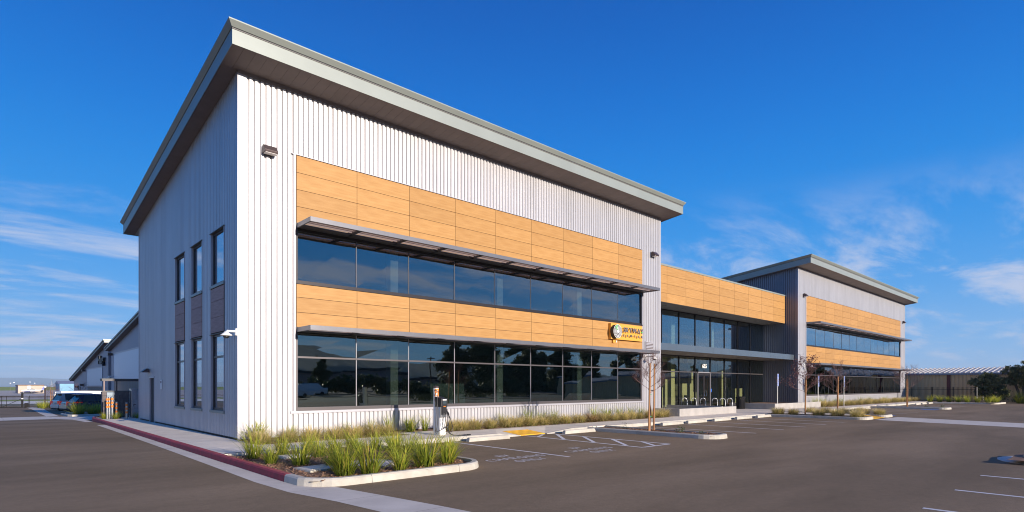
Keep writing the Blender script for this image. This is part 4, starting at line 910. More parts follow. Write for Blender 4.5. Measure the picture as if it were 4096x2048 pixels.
# ------------------------------------------------------------------ grasses
def clump(seed, n, ln, r0, tilt, droop, w, cols, seg=4):
    r = random.Random(seed); mb = MB(); mb.c = []
    for i in range(n):
        a = r.uniform(0, 2 * pi); rr = r0 * sqrt(r.random()); bx, by = rr * cos(a), rr * sin(a); az = a + r.gauss(0, .5); th = abs(r.gauss(0, 1)) * tilt * (.35 + rr / r0); l_ = ln * r.uniform(.55, 1.1); ww = w * r.uniform(.7, 1.2)
        tan = r.random(); base, mid, tip = cols[int(tan * len(cols)) % len(cols)]; sh = r.uniform(.75, 1.2)
        p = Vector((bx, by, 0)); side = Vector((-sin(az + r.uniform(-.6, .6)), cos(az), 0)) * ww; vs = []; ph = th
        for k in range(seg + 1):
            f_ = k / seg; wd = (1 - f_ ** 1.6) * .92 + .04; vs += [p - side * wd, p + side * wd]
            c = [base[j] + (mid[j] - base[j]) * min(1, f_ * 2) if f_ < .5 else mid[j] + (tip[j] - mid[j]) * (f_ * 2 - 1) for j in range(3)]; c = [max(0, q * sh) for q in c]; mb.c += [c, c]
            d = Vector((sin(ph) * cos(az), sin(ph) * sin(az), cos(ph))); p = p + d * (l_ / seg); ph += droop * r.uniform(.6, 1.4) / seg * (1 + f_)
        mb.add(vs, [(2 * k, 2 * k + 1, 2 * k + 3, 2 * k + 2) for k in range(seg)])
    return mb.mesh('grass_clump', 'grass_blade')
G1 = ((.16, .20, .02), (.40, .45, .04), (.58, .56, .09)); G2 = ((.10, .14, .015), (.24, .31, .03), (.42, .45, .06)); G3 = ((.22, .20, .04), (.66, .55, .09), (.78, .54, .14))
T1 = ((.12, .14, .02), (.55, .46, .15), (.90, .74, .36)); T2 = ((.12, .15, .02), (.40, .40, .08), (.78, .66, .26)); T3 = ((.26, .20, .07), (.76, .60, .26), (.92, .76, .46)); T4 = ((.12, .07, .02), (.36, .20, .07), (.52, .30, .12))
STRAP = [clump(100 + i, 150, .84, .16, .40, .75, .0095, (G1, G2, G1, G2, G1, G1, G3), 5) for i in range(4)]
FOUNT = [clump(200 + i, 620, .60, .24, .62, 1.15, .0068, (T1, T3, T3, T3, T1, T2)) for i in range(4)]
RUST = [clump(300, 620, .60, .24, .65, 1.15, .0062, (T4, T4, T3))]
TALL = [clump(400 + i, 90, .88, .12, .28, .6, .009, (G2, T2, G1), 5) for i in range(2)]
def plant(mesh, x, y, z, s, name, lab, cat, grp): 
    o = link(name, mesh, None, (x, y, z), rnd.uniform(0, 6.28), 0, lab, cat, grp); o.scale = (s, s, s * rnd.uniform(.92, 1.08)); return o
SP = [(-1.05, -4.6, .9), (-1.12, -5.95, .75), (-.38, -4.65, .85), (-.72, -6.6, .95), (-.95, -8.15, 0), (-.92, -8.62, 0), (-.62, -8.5, 1.12), (-.18, -8.72, 1.25), (.52, -8.72, .95), (1.18, -8.62, 1.2), (1.88, -8.48, 1.0), (2.22, -8.1, .8), (1.08, -4.5, .85), (1.55, -4.6, .85), (2.15, -4.8, .85), (2.35, -5.4, .9), (2.3, -6.2, .95), (.5, -4.2, .8), (.2, -5.5, .9), (.95, -6.0, .85), (1.6, -6.7, .95), (-.3, -7.3, 1.0), (.6, -7.3, .0), (1.9, -7.4, .85), (-.45, -8.0, .8)]
SP = [q for q in SP if q[2] > 0]; SP.sort(key=lambda q: (q[0] - CX) * .737 - (q[1] - CY) * .676)
for i, (x, y, s) in enumerate(SP):
    row = 'front edge' if y < -7.8 else ('back edge' if y > -5 else 'middle')
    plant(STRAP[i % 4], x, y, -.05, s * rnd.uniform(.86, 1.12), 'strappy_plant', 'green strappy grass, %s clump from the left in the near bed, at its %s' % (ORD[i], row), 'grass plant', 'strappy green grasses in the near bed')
R1 = [(.2, -1.45), (1.0, -1.45), (1.75, -1.4), (2.6, -1.25), (3.25, -1.35), (3.95, -1.35), (4.5, -1.2)]
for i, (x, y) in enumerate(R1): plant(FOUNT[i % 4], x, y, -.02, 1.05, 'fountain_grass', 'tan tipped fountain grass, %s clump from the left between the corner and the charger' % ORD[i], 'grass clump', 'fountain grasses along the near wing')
R2 = [7.5, 7.95, 8.65, 9.35, 10.2, 10.9, 11.7, 12.4, 13.1, 13.9, 14.7, 15.7, 16.6, 17.4, 18.2, 19.0, 19.8, 20.7, 21.5, 22.1]
for i, x in enumerate(R2):
    m_ = RUST[0] if i == 11 else FOUNT[(i * 3) % 4]
    plant(m_, x + rnd.uniform(-.1, .1), -1.2 + rnd.uniform(-.12, .12), -.02, rnd.uniform(.92, 1.12), 'fountain_grass', ('rust coloured fountain grass clump in the row right of the charger' if i == 11 else 'fountain grass, %s clump in the row right of the charger below the long window' % ORD[i]), 'grass clump', 'fountain grasses along the near wing')
TB = [(.35, -.65, 1.1), (5.05, -.55, .95), (5.95, -.5, 1.0), (6.6, -.55, .85), (1.5, -.5, .7), (3.4, -.5, .7), (4.3, -.5, .75), (12.2, -.45, .95), (13.0, -.5, .9), (13.9, -.45, .95), (16.9, -.45, .9), (18.0, -.4, 1.0), (18.9, -.45, .95), (20.0, -.45, .9), (20.9, -.45, .85), (10.6, -.45, .8)]
TB.sort()
for i, (x, y, s) in enumerate(TB): plant((TALL if s < .98 else STRAP)[i % 2], x, y, -.02, s, 'tall_grass', 'tall upright green grass, %s from the left against the near wing wall' % ORD[i], 'grass plant', 'upright grasses against the wall')
R3 = [(29.75, -8.5, 1.0), (30.5, -8.4, .95), (29.8, -7.5, 1.05), (30.6, -7.3, 1.0), (29.9, -6.5, 1.0), (30.6, -6.2, .9), (30.3, -4.9, .95), (30.0, -4.2, .95), (30.5, -3.9, 1.0), (33.6, -8.6, .9), (34.2, -8.4, .9), (33.7, -7.7, 1.05), (34.2, -7.2, 1.0), (33.8, -6.6, .9), (34.3, -5.4, 1.0), (33.6, -4.7, 1.0)]
for i, (x, y, s) in enumerate(R3): plant(FOUNT[i % 4], x, y, -.04, s * 1.05, 'fountain_grass', 'fountain grass clump beside the yellow path mat, %s in that group' % ORD[i] if False else ('fountain grass in the planter %s of the yellow mat, %s from the curb nose' % (('left', ORD[i]) if i < 9 else ('right', ORD[i - 9]))), 'grass clump', 'fountain grasses beside the yellow mat')
x = 46.0; i = 0
while x < 76:
    plant(FOUNT[i % 4], x, -1.2 + rnd.uniform(-.2, .2), -.02, rnd.uniform(1.0, 1.25), 'fountain_grass', 'fountain grass, %s clump from the left along the far wing' % ORD[min(i, 29)] if i < 30 else 'fountain grass at the far right end of the far wing row', 'grass clump', 'fountain grasses along the far wing'); x += 1.05; i += 1
for i, x in enumerate((46.2, 47.2, 48.1, 51.0, 52.4, 58.0, 61.0, 66.0)): plant(TALL[i % 2], x, -.5, -.02, .95, 'tall_grass', 'tall upright grass, %s from the left against the far wing wall' % ORD[i], 'grass plant', 'upright grasses against the wall')
FP = [(70.3, -3.7), (70.6, -4.5), (70.7, -5.3), (70.7, -6.1), (70.5, -6.9), (70.8, -7.7), (71.3, -8.5), (72.0, -8.9), (72.7, -9.0)]
for i, (x, y) in enumerate(FP): plant(STRAP[i % 4], x, y, -.03, 1.15, 'strappy_plant', 'green strappy grass, %s from the left in the far planter before the fence' % ORD[i], 'grass plant', 'strappy grasses in the far planter')
# tiny shrubs in the islands
def leafy(seed, n, rx, ry, rz_, leaf, m='leaf_small', core=0.0):
    r = random.Random(seed); mb = MB()
    for i in range(n):
        while True:
            p = Vector((r.uniform(-1, 1), r.uniform(-1, 1), r.uniform(0 if core == 0 else -1, 1)))
            if core * .8 < p.length < 1: break
        q = Vector((p.x * rx, p.y * ry, p.z * rz_)); a = Vector((r.gauss(0, 1), r.gauss(0, 1), r.gauss(0, 1))).normalized(); b = a.cross(Vector((r.gauss(0, 1), r.gauss(0, 1), r.gauss(0, 1)))).normalized(); s = leaf * r.uniform(.6, 1.3)
        mb.add([tuple(q - a * s), tuple(q + b * s * .5), tuple(q + a * s), tuple(q - b * s * .5)], [(0, 1, 2, 3)])
    return mb.mesh('foliage', m)
LM = [leafy(1, 130, .28, .22, .3, .03), leafy(2, 90, .3, .2, .2, .03), leafy(3, 60, .2, .2, .4, .03)]
for i, (x, y, s, k, lab) in enumerate(((13.25, -5.0, .8, 2, 'wispy low shrub nearest the building in the narrow tree island'), (13.45, -7.4, .9, 0, 'largest low shrub right of the tree in the narrow island'), (13.3, -6.75, .4, 1, 'smallest ground shrub close to the tree stakes'), (13.2, -8.4, .6, 1, 'low shrub at the tip of the narrow tree island'), (50.8, -4.6, .9, 1, 'low shrub left of the far island tree'), (50.8, -7.4, .9, 1, 'low shrub right of the far island tree'), (51.0, -8.4, .9, 0, 'low shrub at the tip of the far tree island'), (51.2, -5.2, .8, 2, 'thin shrub behind the far island tree'))):
    o = link('low_shrub', LM[k], None, (x, y, -.04), i, 0, lab, 'shrub'); o.scale = (s, s, s)

# ------------------------------------------------------------------ right background: warehouse, fence, trees
t = thing('warehouse', (0, 0, 0), 0, 'long tan corrugated warehouse with ribbed metal roof behind the black fence', 'warehouse')
mb = MB(); y = -60; vs = []; prof = []
while y < 14: prof += [(y, 0), (y + .24, 0), (y + .27, .04), (y + .33, .04), (y + .36, 0)]; y += .38
n = len(prof); mb.add([(80 + d, y_, -.3) for y_, d in prof] + [(80 + d, y_, 3.1) for y_, d in prof], [(i + 1, i, n + i, n + i + 1) for i in range(n - 1)]); mb.build('wall', 'ware_wall', t)
MB().box(80.1, -60, -.3, 104, 14, 3.0).build('core', 'core', t)
for y_ in (-3.6, -12, -20, -28, 4.5): MB().box(79.93, y_ - .18, -.3, 79.99, y_ + .18, 3.05).build('red_post', 'ware_red', t)
MB().box(79.8, -60.2, 3.05, 80.05, 14.2, 3.25).build('gutter', 'ware_gutter', t)
rr = MB(); y = -60.2
while y < 14:
    rr.add([(79.75, y, 3.26), (79.75, y + .5, 3.26), (86, y + .5, 4.0), (86, y, 4.0)], [(0, 3, 2, 1)]); rr.box(79.75, 0, -.0, 86.05, .16, .10, 0, Matrix.Rotation(-math.atan2(.74, 6.25), 3, 'Y') @ Matrix.Identity(3), (79.75 - 79.75 * cos(math.atan2(.74, 6.25)), y, 3.265 - 79.75 * sin(math.atan2(.74, 6.25)))); y += .5
rr.build('roof', 'ware_roof', t)
def picket_fence(x, y0, y1, zb, h, lab, axis='y', step=.115, post_step=1.95, name='metal_fence', m='black_metal', x_for_axis=None):
    t = thing(name, (0, 0, 0), 0, lab, 'fence'); L_ = y1 - y0
    P = (lambda s: (x, y0 + s)) if axis == 'y' else (lambda s: (y0 + s, x))
    dd = (lambda a, b: (a, b)) if axis == 'x' else (lambda a, b: (b, a))
    if axis == 'y': MB().box(x - .02, y0, zb + h - .22, x + .02, y1, zb + h - .18).box(x - .02, y0, zb + .12, x + .02, y1, zb + .16).build('rail', m, t)
    else: MB().box(y0, x - .02, zb + h - .22, y1, x + .02, zb + h - .18).box(y0, x - .02, zb + .12, y1, x + .02, zb + .16).build('rail', m, t)
    pm = MB().box(-.011, -.011, 0, .011, .011, h).mesh('picket', m); k = 0; s = 0
    while s < L_:
        a, b = P(s); link('picket', pm, t, (a, b, zb + .06)); s += step
    pp = MB().box(-.035, -.035, 0, .035, .035, h + .06).mesh('post', m); s = 0
    while s <= L_ + .01:
        a, b = P(s); link('post', pp, t, (a, b, zb)); s += post_step
    return t
picket_fence(73.0, -7.2, 6.0, -.05, 1.6, 'black picket fence between the far wing and the tan warehouse', step=.112, post_step=1.93)
t = thing('fence_post', (73.0, -7.32, -.05), 0, 'pale galvanised end post of the black fence', 'post'); MB().cyl(0, 0, 0, 1.65, .028).build('post', 'galv', t)

def big_tree(name, x, y, z, specs, seed, lab, leaf=.16, n=2600, m='leaf_dark', cat='tree', trunk=True, group=None):
    r = random.Random(seed); t = thing(name, (x, y, z), 0, lab, cat, group); mb = MB()
    for (cx_, cy_, cz_, R) in specs:
        k = int(n * (R ** 2))
        # sub-clumps on the blob's surface give an uneven outline with gaps
        subs = []
        for q in range(int(9 + 14 * R)):
            d = Vector((r.gauss(0, 1), r.gauss(0, 1), r.gauss(0, .8))).normalized(); subs.append((Vector((cx_, cy_, cz_)) + d * R * r.uniform(.35, .95), R * r.uniform(.22, .42)))
        for i in range(k):
            c, sr = r.choice(subs); q = c + Vector((r.gauss(0, 1), r.gauss(0, 1), r.gauss(0, .8))) * sr * .48; a = Vector((r.gauss(0, 1), r.gauss(0, 1), r.gauss(0, 1))).normalized(); b = a.cross(Vector((r.gauss(0, 1), r.gauss(0, 1), r.gauss(0, 1)))).normalized(); s = leaf * r.uniform(.5, 1.2)
            mb.add([tuple(q - a * s), tuple(q + b * s * .45), tuple(q + a * s), tuple(q - b * s * .45)], [(0, 1, 2, 3)])
    mb.build('crown', m, t)
    if trunk:
        tb = MB()
        for (cx_, cy_, cz_, R) in specs: tb.tube([(cx_ * .15, cy_ * .15, -.1), (cx_ * .35, cy_ * .35, cz_ * .35), (cx_ * .8, cy_ * .8, cz_ * .8), (cx_, cy_, cz_ + R * .4)], [.12, .10, .06, .02], 6)
        tb.build('trunk', 'bark_dark', t)
    return t
big_tree('dark_tree', 76.6, -8.0, -.15, [(0, 1.35, 2.2, .75), (0, .5, 2.75, .7), (0, -.4, 2.1, 1.0), (0, .4, 1.3, .95), (.3, -.9, 1.1, .8)], 5, 'dark leafy tree in front of the warehouse, left one with spreading crown', .13, 2600)
big_tree('dark_tree', 77.5, -10.6, -.15, [(0, 1.0, 3.5, .8), (0, -.3, 3.9, .8), (0, -1.4, 3.4, .85), (0, 0, 2.7, 1.1), (0, -1.4, 2.4, .9), (0, .9, 2.6, .7)], 6, 'taller olive green tree on the far right with thin trunks showing light below', .13, 2200)
big_tree('dark_tree', 76.0, -14.3, -.15, [(0, 1.4, 3.4, .9), (0, .2, 3.9, .8), (0, 1.0, 2.2, .7), (0, -.2, 2.9, 1.0), (0, -1.4, 2.2, 1.1)], 8, 'dark tree cut off by the right edge of the picture', .13, 2200)
for i, (x, y, s) in enumerate(((75.2, -10.6, 1.9), (75.6, -11.6, 2.1), (75.3, -12.5, 2.0), (75.6, -13.6, 2.2))):
    o = plant(STRAP[i % 4], x, y, -.15, s, 'flax_bush', 'dark flax bush at the foot of the far right trees, %s from the left' % ORD[i], 'bush', 'dark flax bushes')
big_tree('dense_bush', 75.8, -12.2, -.15, [(0, 1.7, .5, .7), (0, .6, .5, .75), (0, -.6, .5, .8), (0, -1.8, .6, .9)], 9, 'low dark hedge of bushes under the far right trees', .12, 2600, trunk=False, cat='bush')
for i,(x, y) in enumerate(((72.6, -7.9), (73.1, -8.9))): t = thing('marker_post', (x, y, -.1), 0, 'thin white marker post in the far planter, %s one' % ('left' if i == 0 else 'right'), 'post'); MB().cyl(0, 0, 0, .75, .016).build('post', 'pole_white', t)

# ------------------------------------------------------------------ left: enclosure, cabinet, bollards
t = thing('block_enclosure', (0, 0, 0), 0, 'dark split-face block enclosure with metal gate and steel canopy frame', 'enclosure')
EY = 18.35; z0 = -.3
MB().box(-.66, EY + .03, z0, -.0, EY + .18, 1.40).box(-1.2, EY + .03, z0, -1.02, EY + .18, 1.40).build('mortar_core', 'mortar', t)
MB().box(-1.22, EY - .02, 1.40, .05, EY + .2, 1.45).build('coping', 'fascia_dark', t)
rows = 8
for j in range(rows):
    za = 1.40 - (j + 1) * .2; xs_ = [-.66, -.46, -.06, 0] if j % 2 else [-.66, -.26, 0]
    for a, b in zip(xs_, xs_[1:]): MB().box(a + .005, EY - rnd.uniform(0, .012), za + .005, b - .005, EY + .03, za + .195).build('block', 'block', t)
    MB().box(-1.2, EY - rnd.uniform(0, .012), za + .005, -1.025, EY + .03, za + .195).build('block', 'block', t)
    MB().box(-1.23 + rnd.uniform(0, .01), EY + .04, za + .005, -1.2, EY + .44 - (j % 2) * .2, za + .195).build('block', 'block', t)
g_ = MB(); g_.box(-1.0, EY + .02, z0 + .1, -.68, EY + .06, 1.36)
for q in range(4): g_.box(-1.0 + q * .085, EY - .005, z0 + .12, -.96 + q * .085, EY + .02, 1.2)
g_.box(-1.01, EY - .01, 1.2, -.67, EY + .02, 1.36); g_.build('metal_gate', 'canopy', t)
MB().box(-1.22, EY, 1.97, .6, EY + .1, 2.06).box(-1.22, EY + .1, 1.97, -1.12, EY + .6, 2.06).box(-1.22, EY + .6, 1.97, .6, EY + .7, 2.06).build('canopy_frame', 'awning_dark', t); MB().box(-1.24, EY - .02, 2.06, .62, EY + .72, 2.10).build('canopy_roof', 'fascia_dark', t)
for q in (-1.16, -.6): MB().box(q, EY + .02, 1.45, q + .06, EY + .08, 1.97).build('post', 'bronze', t)
t = thing('utility_cabinet', (-.09, 17.1, 0), 0, 'tall stainless steel utility cabinet beside the back corner of the building', 'cabinet')
MB().box(0, 0, 0, .34, .6, 1.50).build('body', 'steel', t, bevel=.01); MB().box(-.02, -.02, 1.50, .36, .62, 1.56).build('lid', 'steel', t); MB().box(.341, 0.02, 0, .52, .6, 1.56).build('dark_gap', 'black_metal', t); MB().tube([(.1, -.03, .62), (.1, -.03, .72), (.2, -.03, .72)], .012, 6).build('handle', 'black_metal', t)  # black block stands in for the shaded gap beside the cabinet
for i, (x, y, h, lab) in enumerate(((-1.17, 17.0, 1.16, 'leftmost tall steel bollard with orange bands by the enclosure gate'), (-1.03, 17.35, 1.16, 'middle tall steel bollard with orange bands'), (-.95, 17.05, 1.18, 'right one of the three tall orange banded bollards'), (-.66, 17.75, .88, 'short orange banded bollard in front of the block wall'), (-.40, 16.5, .87, 'short orange banded bollard nearest the steel cabinet'))):
    t = thing('bollard', (x, y, -.02), 0, lab, 'bollard', 'steel bollards with orange bands')
    MB().lathe(0, 0, [(.055, 0), (.055, h - .06)], 16).build('pipe', 'galv', t, smooth=False); MB().lathe(0, 0, [(.06, h - .05), (.06, h - .015), (.04, h)], 16).build('cap', 'galv', t)
    for q in range(3): MB().lathe(0, 0, [(.0575, h - .19 - q * .19), (.0575, h - .08 - q * .19)], 16).build('orange_band', 'band_orange', t)
bedgrid(-1.4, -.6, 16.7, 19.5, .01)
for i, (x, y, s, lab) in enumerate(((-.85, 16.75, .6, 'green grass tuft at the foot of the tall bollards'), (-1.3, 17.1, .55, 'sparse grass tuft left of the tall bollards'), (-.5, 17.9, .55, 'grass tuft against the dark block wall'), (.1, 16.6, .5, 'grass tuft at the foot of the steel cabinet'))): plant(STRAP[i % 4], x, y, 0, s, 'strappy_plant', lab, 'grass plant', None)
curb('planter_curb', [(-1.55, 37), (-1.6, 31.3), (-1.4, 30.7), (-.9, 30.6), (3, 31.3)], cc, 2.5, zt=lambda x, y: zg(x, y) + .14)
bedz = lambda x, y: zg(x, y) + .1
sheet('mulch_bed', [-1.4, 3], [30.8, 34, 37], bedz, 'mulch')
for i, (x, y, s) in enumerate(((-1.0, 31.6, 1.45), (-.75, 32.4, 1.3), (-.2, 31.7, 1.1), (.35, 32.1, 1.25), (.8, 31.8, 1.15), (.1, 33.0, 1.2), (1.3, 32.3, 1.2))): plant(STRAP[i % 4], x, y, zg(x, y) + .08, s, 'strappy_plant', 'green strappy grass in front of the parked dark car, %s from the left' % ORD[i], 'grass plant', 'grasses by the parked cars')
# more planting beyond the cars
for i, (x, y, s) in enumerate(((.3, 88, 1.3), (.9, 88, 1.3), (1.5, 87, 1.3), (.2, 80, 1.2))): plant(STRAP[i % 4], x - .3, y, zg(x, y), s * 1.2, 'strappy_plant', 'bright green grass by the far gate, %s from the left' % ORD[i], 'grass plant', 'grasses by the far gate')

# ------------------------------------------------------------------ cars
def car(lab, cat, x, y, rz_, paint, kind, name='parked_car'):
    t = thing(name, (x, y, zg(x, y)), rz_, lab, cat)
    # local: +x = nose, rear at x=0
    S = dict(suv=dict(L=4.65, W=1.0, belt=1.02, top=1.66, gs=.05, ge=3.45, rake=.55, frake=.9, hood=.98, wx=(.85, 3.7), R=.36),
             sedan=dict(L=4.8, W=.92, belt=.95, top=1.45, gs=.75, ge=3.6, rake=.95, frake=.95, hood=.88, wx=(1.05, 3.9), R=.33),
             big=dict(L=4.85, W=1.0, belt=1.15, top=1.85, gs=.1, ge=3.6, rake=.35, frake=.7, hood=1.1, wx=(.9, 3.85), R=.38),
             van=dict(L=6.2, W=1.02, belt=1.25, top=2.2, gs=.05, ge=5.2, rake=.1, frake=.7, hood=1.2, wx=(1.1, 5.1), R=.36))[kind]
    L_, Wd, be, tp = S['L'], S['W'], S['belt'], S['top']
    st = [(0.0, .45, be - .12, .82), (.06, .30, be, .93), (.35, .24, be + .02, 1), (S['gs'] + .9, .22, be, 1.0), (L_ * .6, .22, be - .03, 1), (S['ge'], .22, be - .03, .99), (S['ge'] + .35, .22, S['hood'], .97), (L_ - .35, .24, S['hood'] - .12, .92), (L_ - .05, .32, S['hood'] - .28, .80), (L_, .42, .62, .72)]
    vs = []; fs = []
    for (xx, zb, zt, w) in st:
        w *= Wd; ring = [(-w * .86, zb), (-w * .98, zb + .12), (-w, (zb + zt) / 2), (-w * .97, zt - .08), (-w * .86, zt), (w * .86, zt), (w * .97, zt - .08), (w, (zb + zt) / 2), (w * .98, zb + .12), (w * .86, zb)]
        vs += [(xx, a, b) for a, b in ring]
    n = 10
    for i in range(len(st) - 1):
        for k in range(n): fs.append((i * n + k, i * n + (k + 1) % n, (i + 1) * n + (k + 1) % n, (i + 1) * n + k))
    fs += [tuple(range(n)), tuple(range(len(st) * n - 1, (len(st) - 1) * n - 1, -1))]
    MB().add(vs, fs).build('body', paint, t, smooth=False, bevel=.02)
    # glasshouse
    a0, a1 = S['gs'], S['ge'] + .15; b0, b1 = a0 + S['rake'], a1 - S['frake']; wb, wt = Wd * .93, Wd * .76
    body_glass = 'glass_car'
    vs = [(a0, -wb, be - .02), (a1, -wb, be - .04), (a1, wb, be - .04), (a0, wb, be - .02), (b0, -wt, tp - .05), (b1, -wt, tp - .05), (b1, wt, tp - .05), (b0, wt, tp - .05)]
    MB().add(vs, [(0, 1, 5, 4), (2, 3, 7, 6), (3, 0, 4, 7), (1, 2, 6, 5)]).build('windows', 'black_plastic' if kind != 'van' else paint, t).data.materials[0] = MATS['screen'] if kind != 'van' else MATS[paint]
    mid = (b0 + b1) / 2
    rf_ = MB(); rv = [(b0 - .08, -wt, tp - .07), (mid, -wt - .03, tp - .05), (b1 + .06, -wt, tp - .07), (b1 + .06, wt, tp - .07), (mid, wt + .03, tp - .05), (b0 - .08, wt, tp - .07), (b0 - .02, -wt * .85, tp - .01), (mid, -wt * .86, tp + .02), (b1 - .05, -wt * .85, tp - .02), (b1 - .05, wt * .85, tp - .02), (mid, wt * .86, tp + .02), (b0 - .02, wt * .85, tp - .01)]
    rf_.add(rv, [(0, 1, 7, 6), (1, 2, 8, 7), (2, 3, 9, 8), (3, 4, 10, 9), (4, 5, 11, 10), (5, 0, 6, 11), (6, 7, 10, 11), (7, 8, 9, 10), (0, 5, 4, 1), (1, 4, 3, 2)]); rf_.build('roof', paint, t, smooth=False)
    # pillars
    pl = MB()
    for s in (-1, 1):
        for (pa, pb) in ((a0, b0), (a1, b1), ((a0 * .55 + a1 * .45), (b0 * .55 + b1 * .45))):
            wdt = .05 if pa not in (a0, a1) else .06
            pl.add([(pa - wdt, s * (wb + .006), be - .03), (pa + wdt, s * (wb + .006), be - .03), (pb + wdt, s * (wt + .006), tp - .05), (pb - wdt, s * (wt + .006), tp - .05)], [(0, 1, 2, 3) if s < 0 else (3, 2, 1, 0)])
    if kind == 'suv' or kind == 'big':
        for s in (-1, 1): pl.add([(a0 - .02, s * (wb + .008), be - .03), (a0 + .5, s * (wb + .008), be - .03), (b0 + .12, s * (wt + .008), tp - .05), (b0 - .05, s * (wt + .008), tp - .05)], [(0, 1, 2, 3) if s < 0 else (3, 2, 1, 0)])
    pl.build('pillars', paint, t)
    if kind in ('suv', 'big'): MB().box(b0 - .28, -wt, tp - .07, b0 + .05, wt, tp - .02).build('spoiler', paint, t)
    if kind == 'van':
        MB().add([(a0 - .02, -wb * .8, be + .1), (a0 - .02, wb * .8, be + .1), (b0 - .03, wt * .85, tp - .25), (b0 - .03, -wt * .85, tp - .25)], [(3, 2, 1, 0)]).build('rear_window', 'screen', t)
        MB().add([(a0 + .5, -wb - .012, be + .12), (a0 + 1.7, -wb - .012, be + .12), (a0 + 1.65, -wt - .06, tp - .3), (a0 + .55, -wt - .06, tp - .3)], [(0, 1, 2, 3)]).build('side_window', 'screen', t)
    MB().box(.0 - .05, -Wd * .9, .32, .1, Wd * .9, .62).build('rear_bumper', paint if kind != 'suv' else 'bronze', t, bevel=.03); MB().box(-.03, -Wd * .8, .2, .3, Wd * .8, .33).build('underside', 'rubber', t)
    for s in (-1, 1):
        if kind == 'sedan': q = MB().box(-.03, s * Wd * .86 - .09, .62, .14, s * Wd * .86 + .09, 1.0)
        elif kind == 'van': q = MB().box(-.03, s * Wd * .9 - .06, .9, .1, s * Wd * .9 + .06, 1.4)
        elif kind == 'big': q = MB().box(-.03, s * Wd * .80 - .16, .78, .12, s * Wd * .80 + .16, 1.06)
        else: q = MB().box(-.03, s * Wd * .72 - .26, .86, .2, s * Wd * .72 + .26, .98)
        q.build('tail_light', 'tail_red', t)
    if kind == 'suv': MB().box(.1, -Wd - .012, .90, .5, -Wd * .95, .97).build('tail_light', 'tail_red', t)
    MB().box(-.062, -.26, .72 if kind != 'suv' else .66, -.02, .26, .86 if kind != 'suv' else .78).build('number_plate', 'plate', t)
    for wx in S['wx']:
        for s in (-1, 1):
            w = link('wheel', None, t); R_ = S['R']; yy = s * (Wd - .10)
            def ring(r, y0_, y1_, m_, nm):
                mb = MB(); nn = 20; vs = [(wx + r * cos(2 * pi * k / nn), y0_, R_ + r * sin(2 * pi * k / nn)) for k in range(nn)] + [(wx + r * cos(2 * pi * k / nn), y1_, R_ + r * sin(2 * pi * k / nn)) for k in range(nn)]
                mb.add(vs, [tuple(range(nn)), tuple(range(2 * nn - 1, nn - 1, -1))] + [(k, nn + k, nn + (k + 1) % nn, (k + 1) % nn) for k in range(nn)]); mb.build(nm, m_, w)
            ring(R_ + .06, yy + s * .104 - .002, yy + s * .104 + .002, 'rubber', 'arch'); ring(R_, yy - .09, yy + s * .112 if s > 0 else yy + .09, 'rubber', 'tyre') if s > 0 else ring(R_, yy - .112, yy + .09, 'rubber', 'tyre')
            ring(R_ * .66, yy + s * .10, yy + s * .118, 'black_plastic', 'rim_back')
            sp = MB()
            for k in range(5):
                a = 2 * pi * k / 5; sp.box(0, -.006, -.03, R_ * .64, .006, .03, 0, Matrix.Rotation(a, 3, 'Y'), (wx, yy + s * .124, R_))
            sp.build('rim', 'rim', w)
    MB().box(.9, -Wd - .06, be - .2, 1.05, -Wd, be - .17).build('door_handle', 'rim', t)
    return t
A15 = radians(15)
car('dark navy sport utility vehicle nearest the planter with red tail lights', 'suv', -.10, 46.0, A15, 'car_navy', 'suv')
car('champagne sedan parked between the navy and silver vehicles', 'sedan', -.35, 49.9, A15, 'car_champagne', 'sedan')
car('tall silver sport utility vehicle with clear tail lights behind the sedan', 'suv', -.48, 57.0, A15, 'car_silver', 'big')
car('long white van behind the parked cars', 'van', .4, 66.5, A15, 'car_white', 'van', 'parked_van')
car('dark pickup sized car mostly hidden left of the silver vehicle', 'car', -.3, 61.3, A15, 'car_silver', 'sedan')

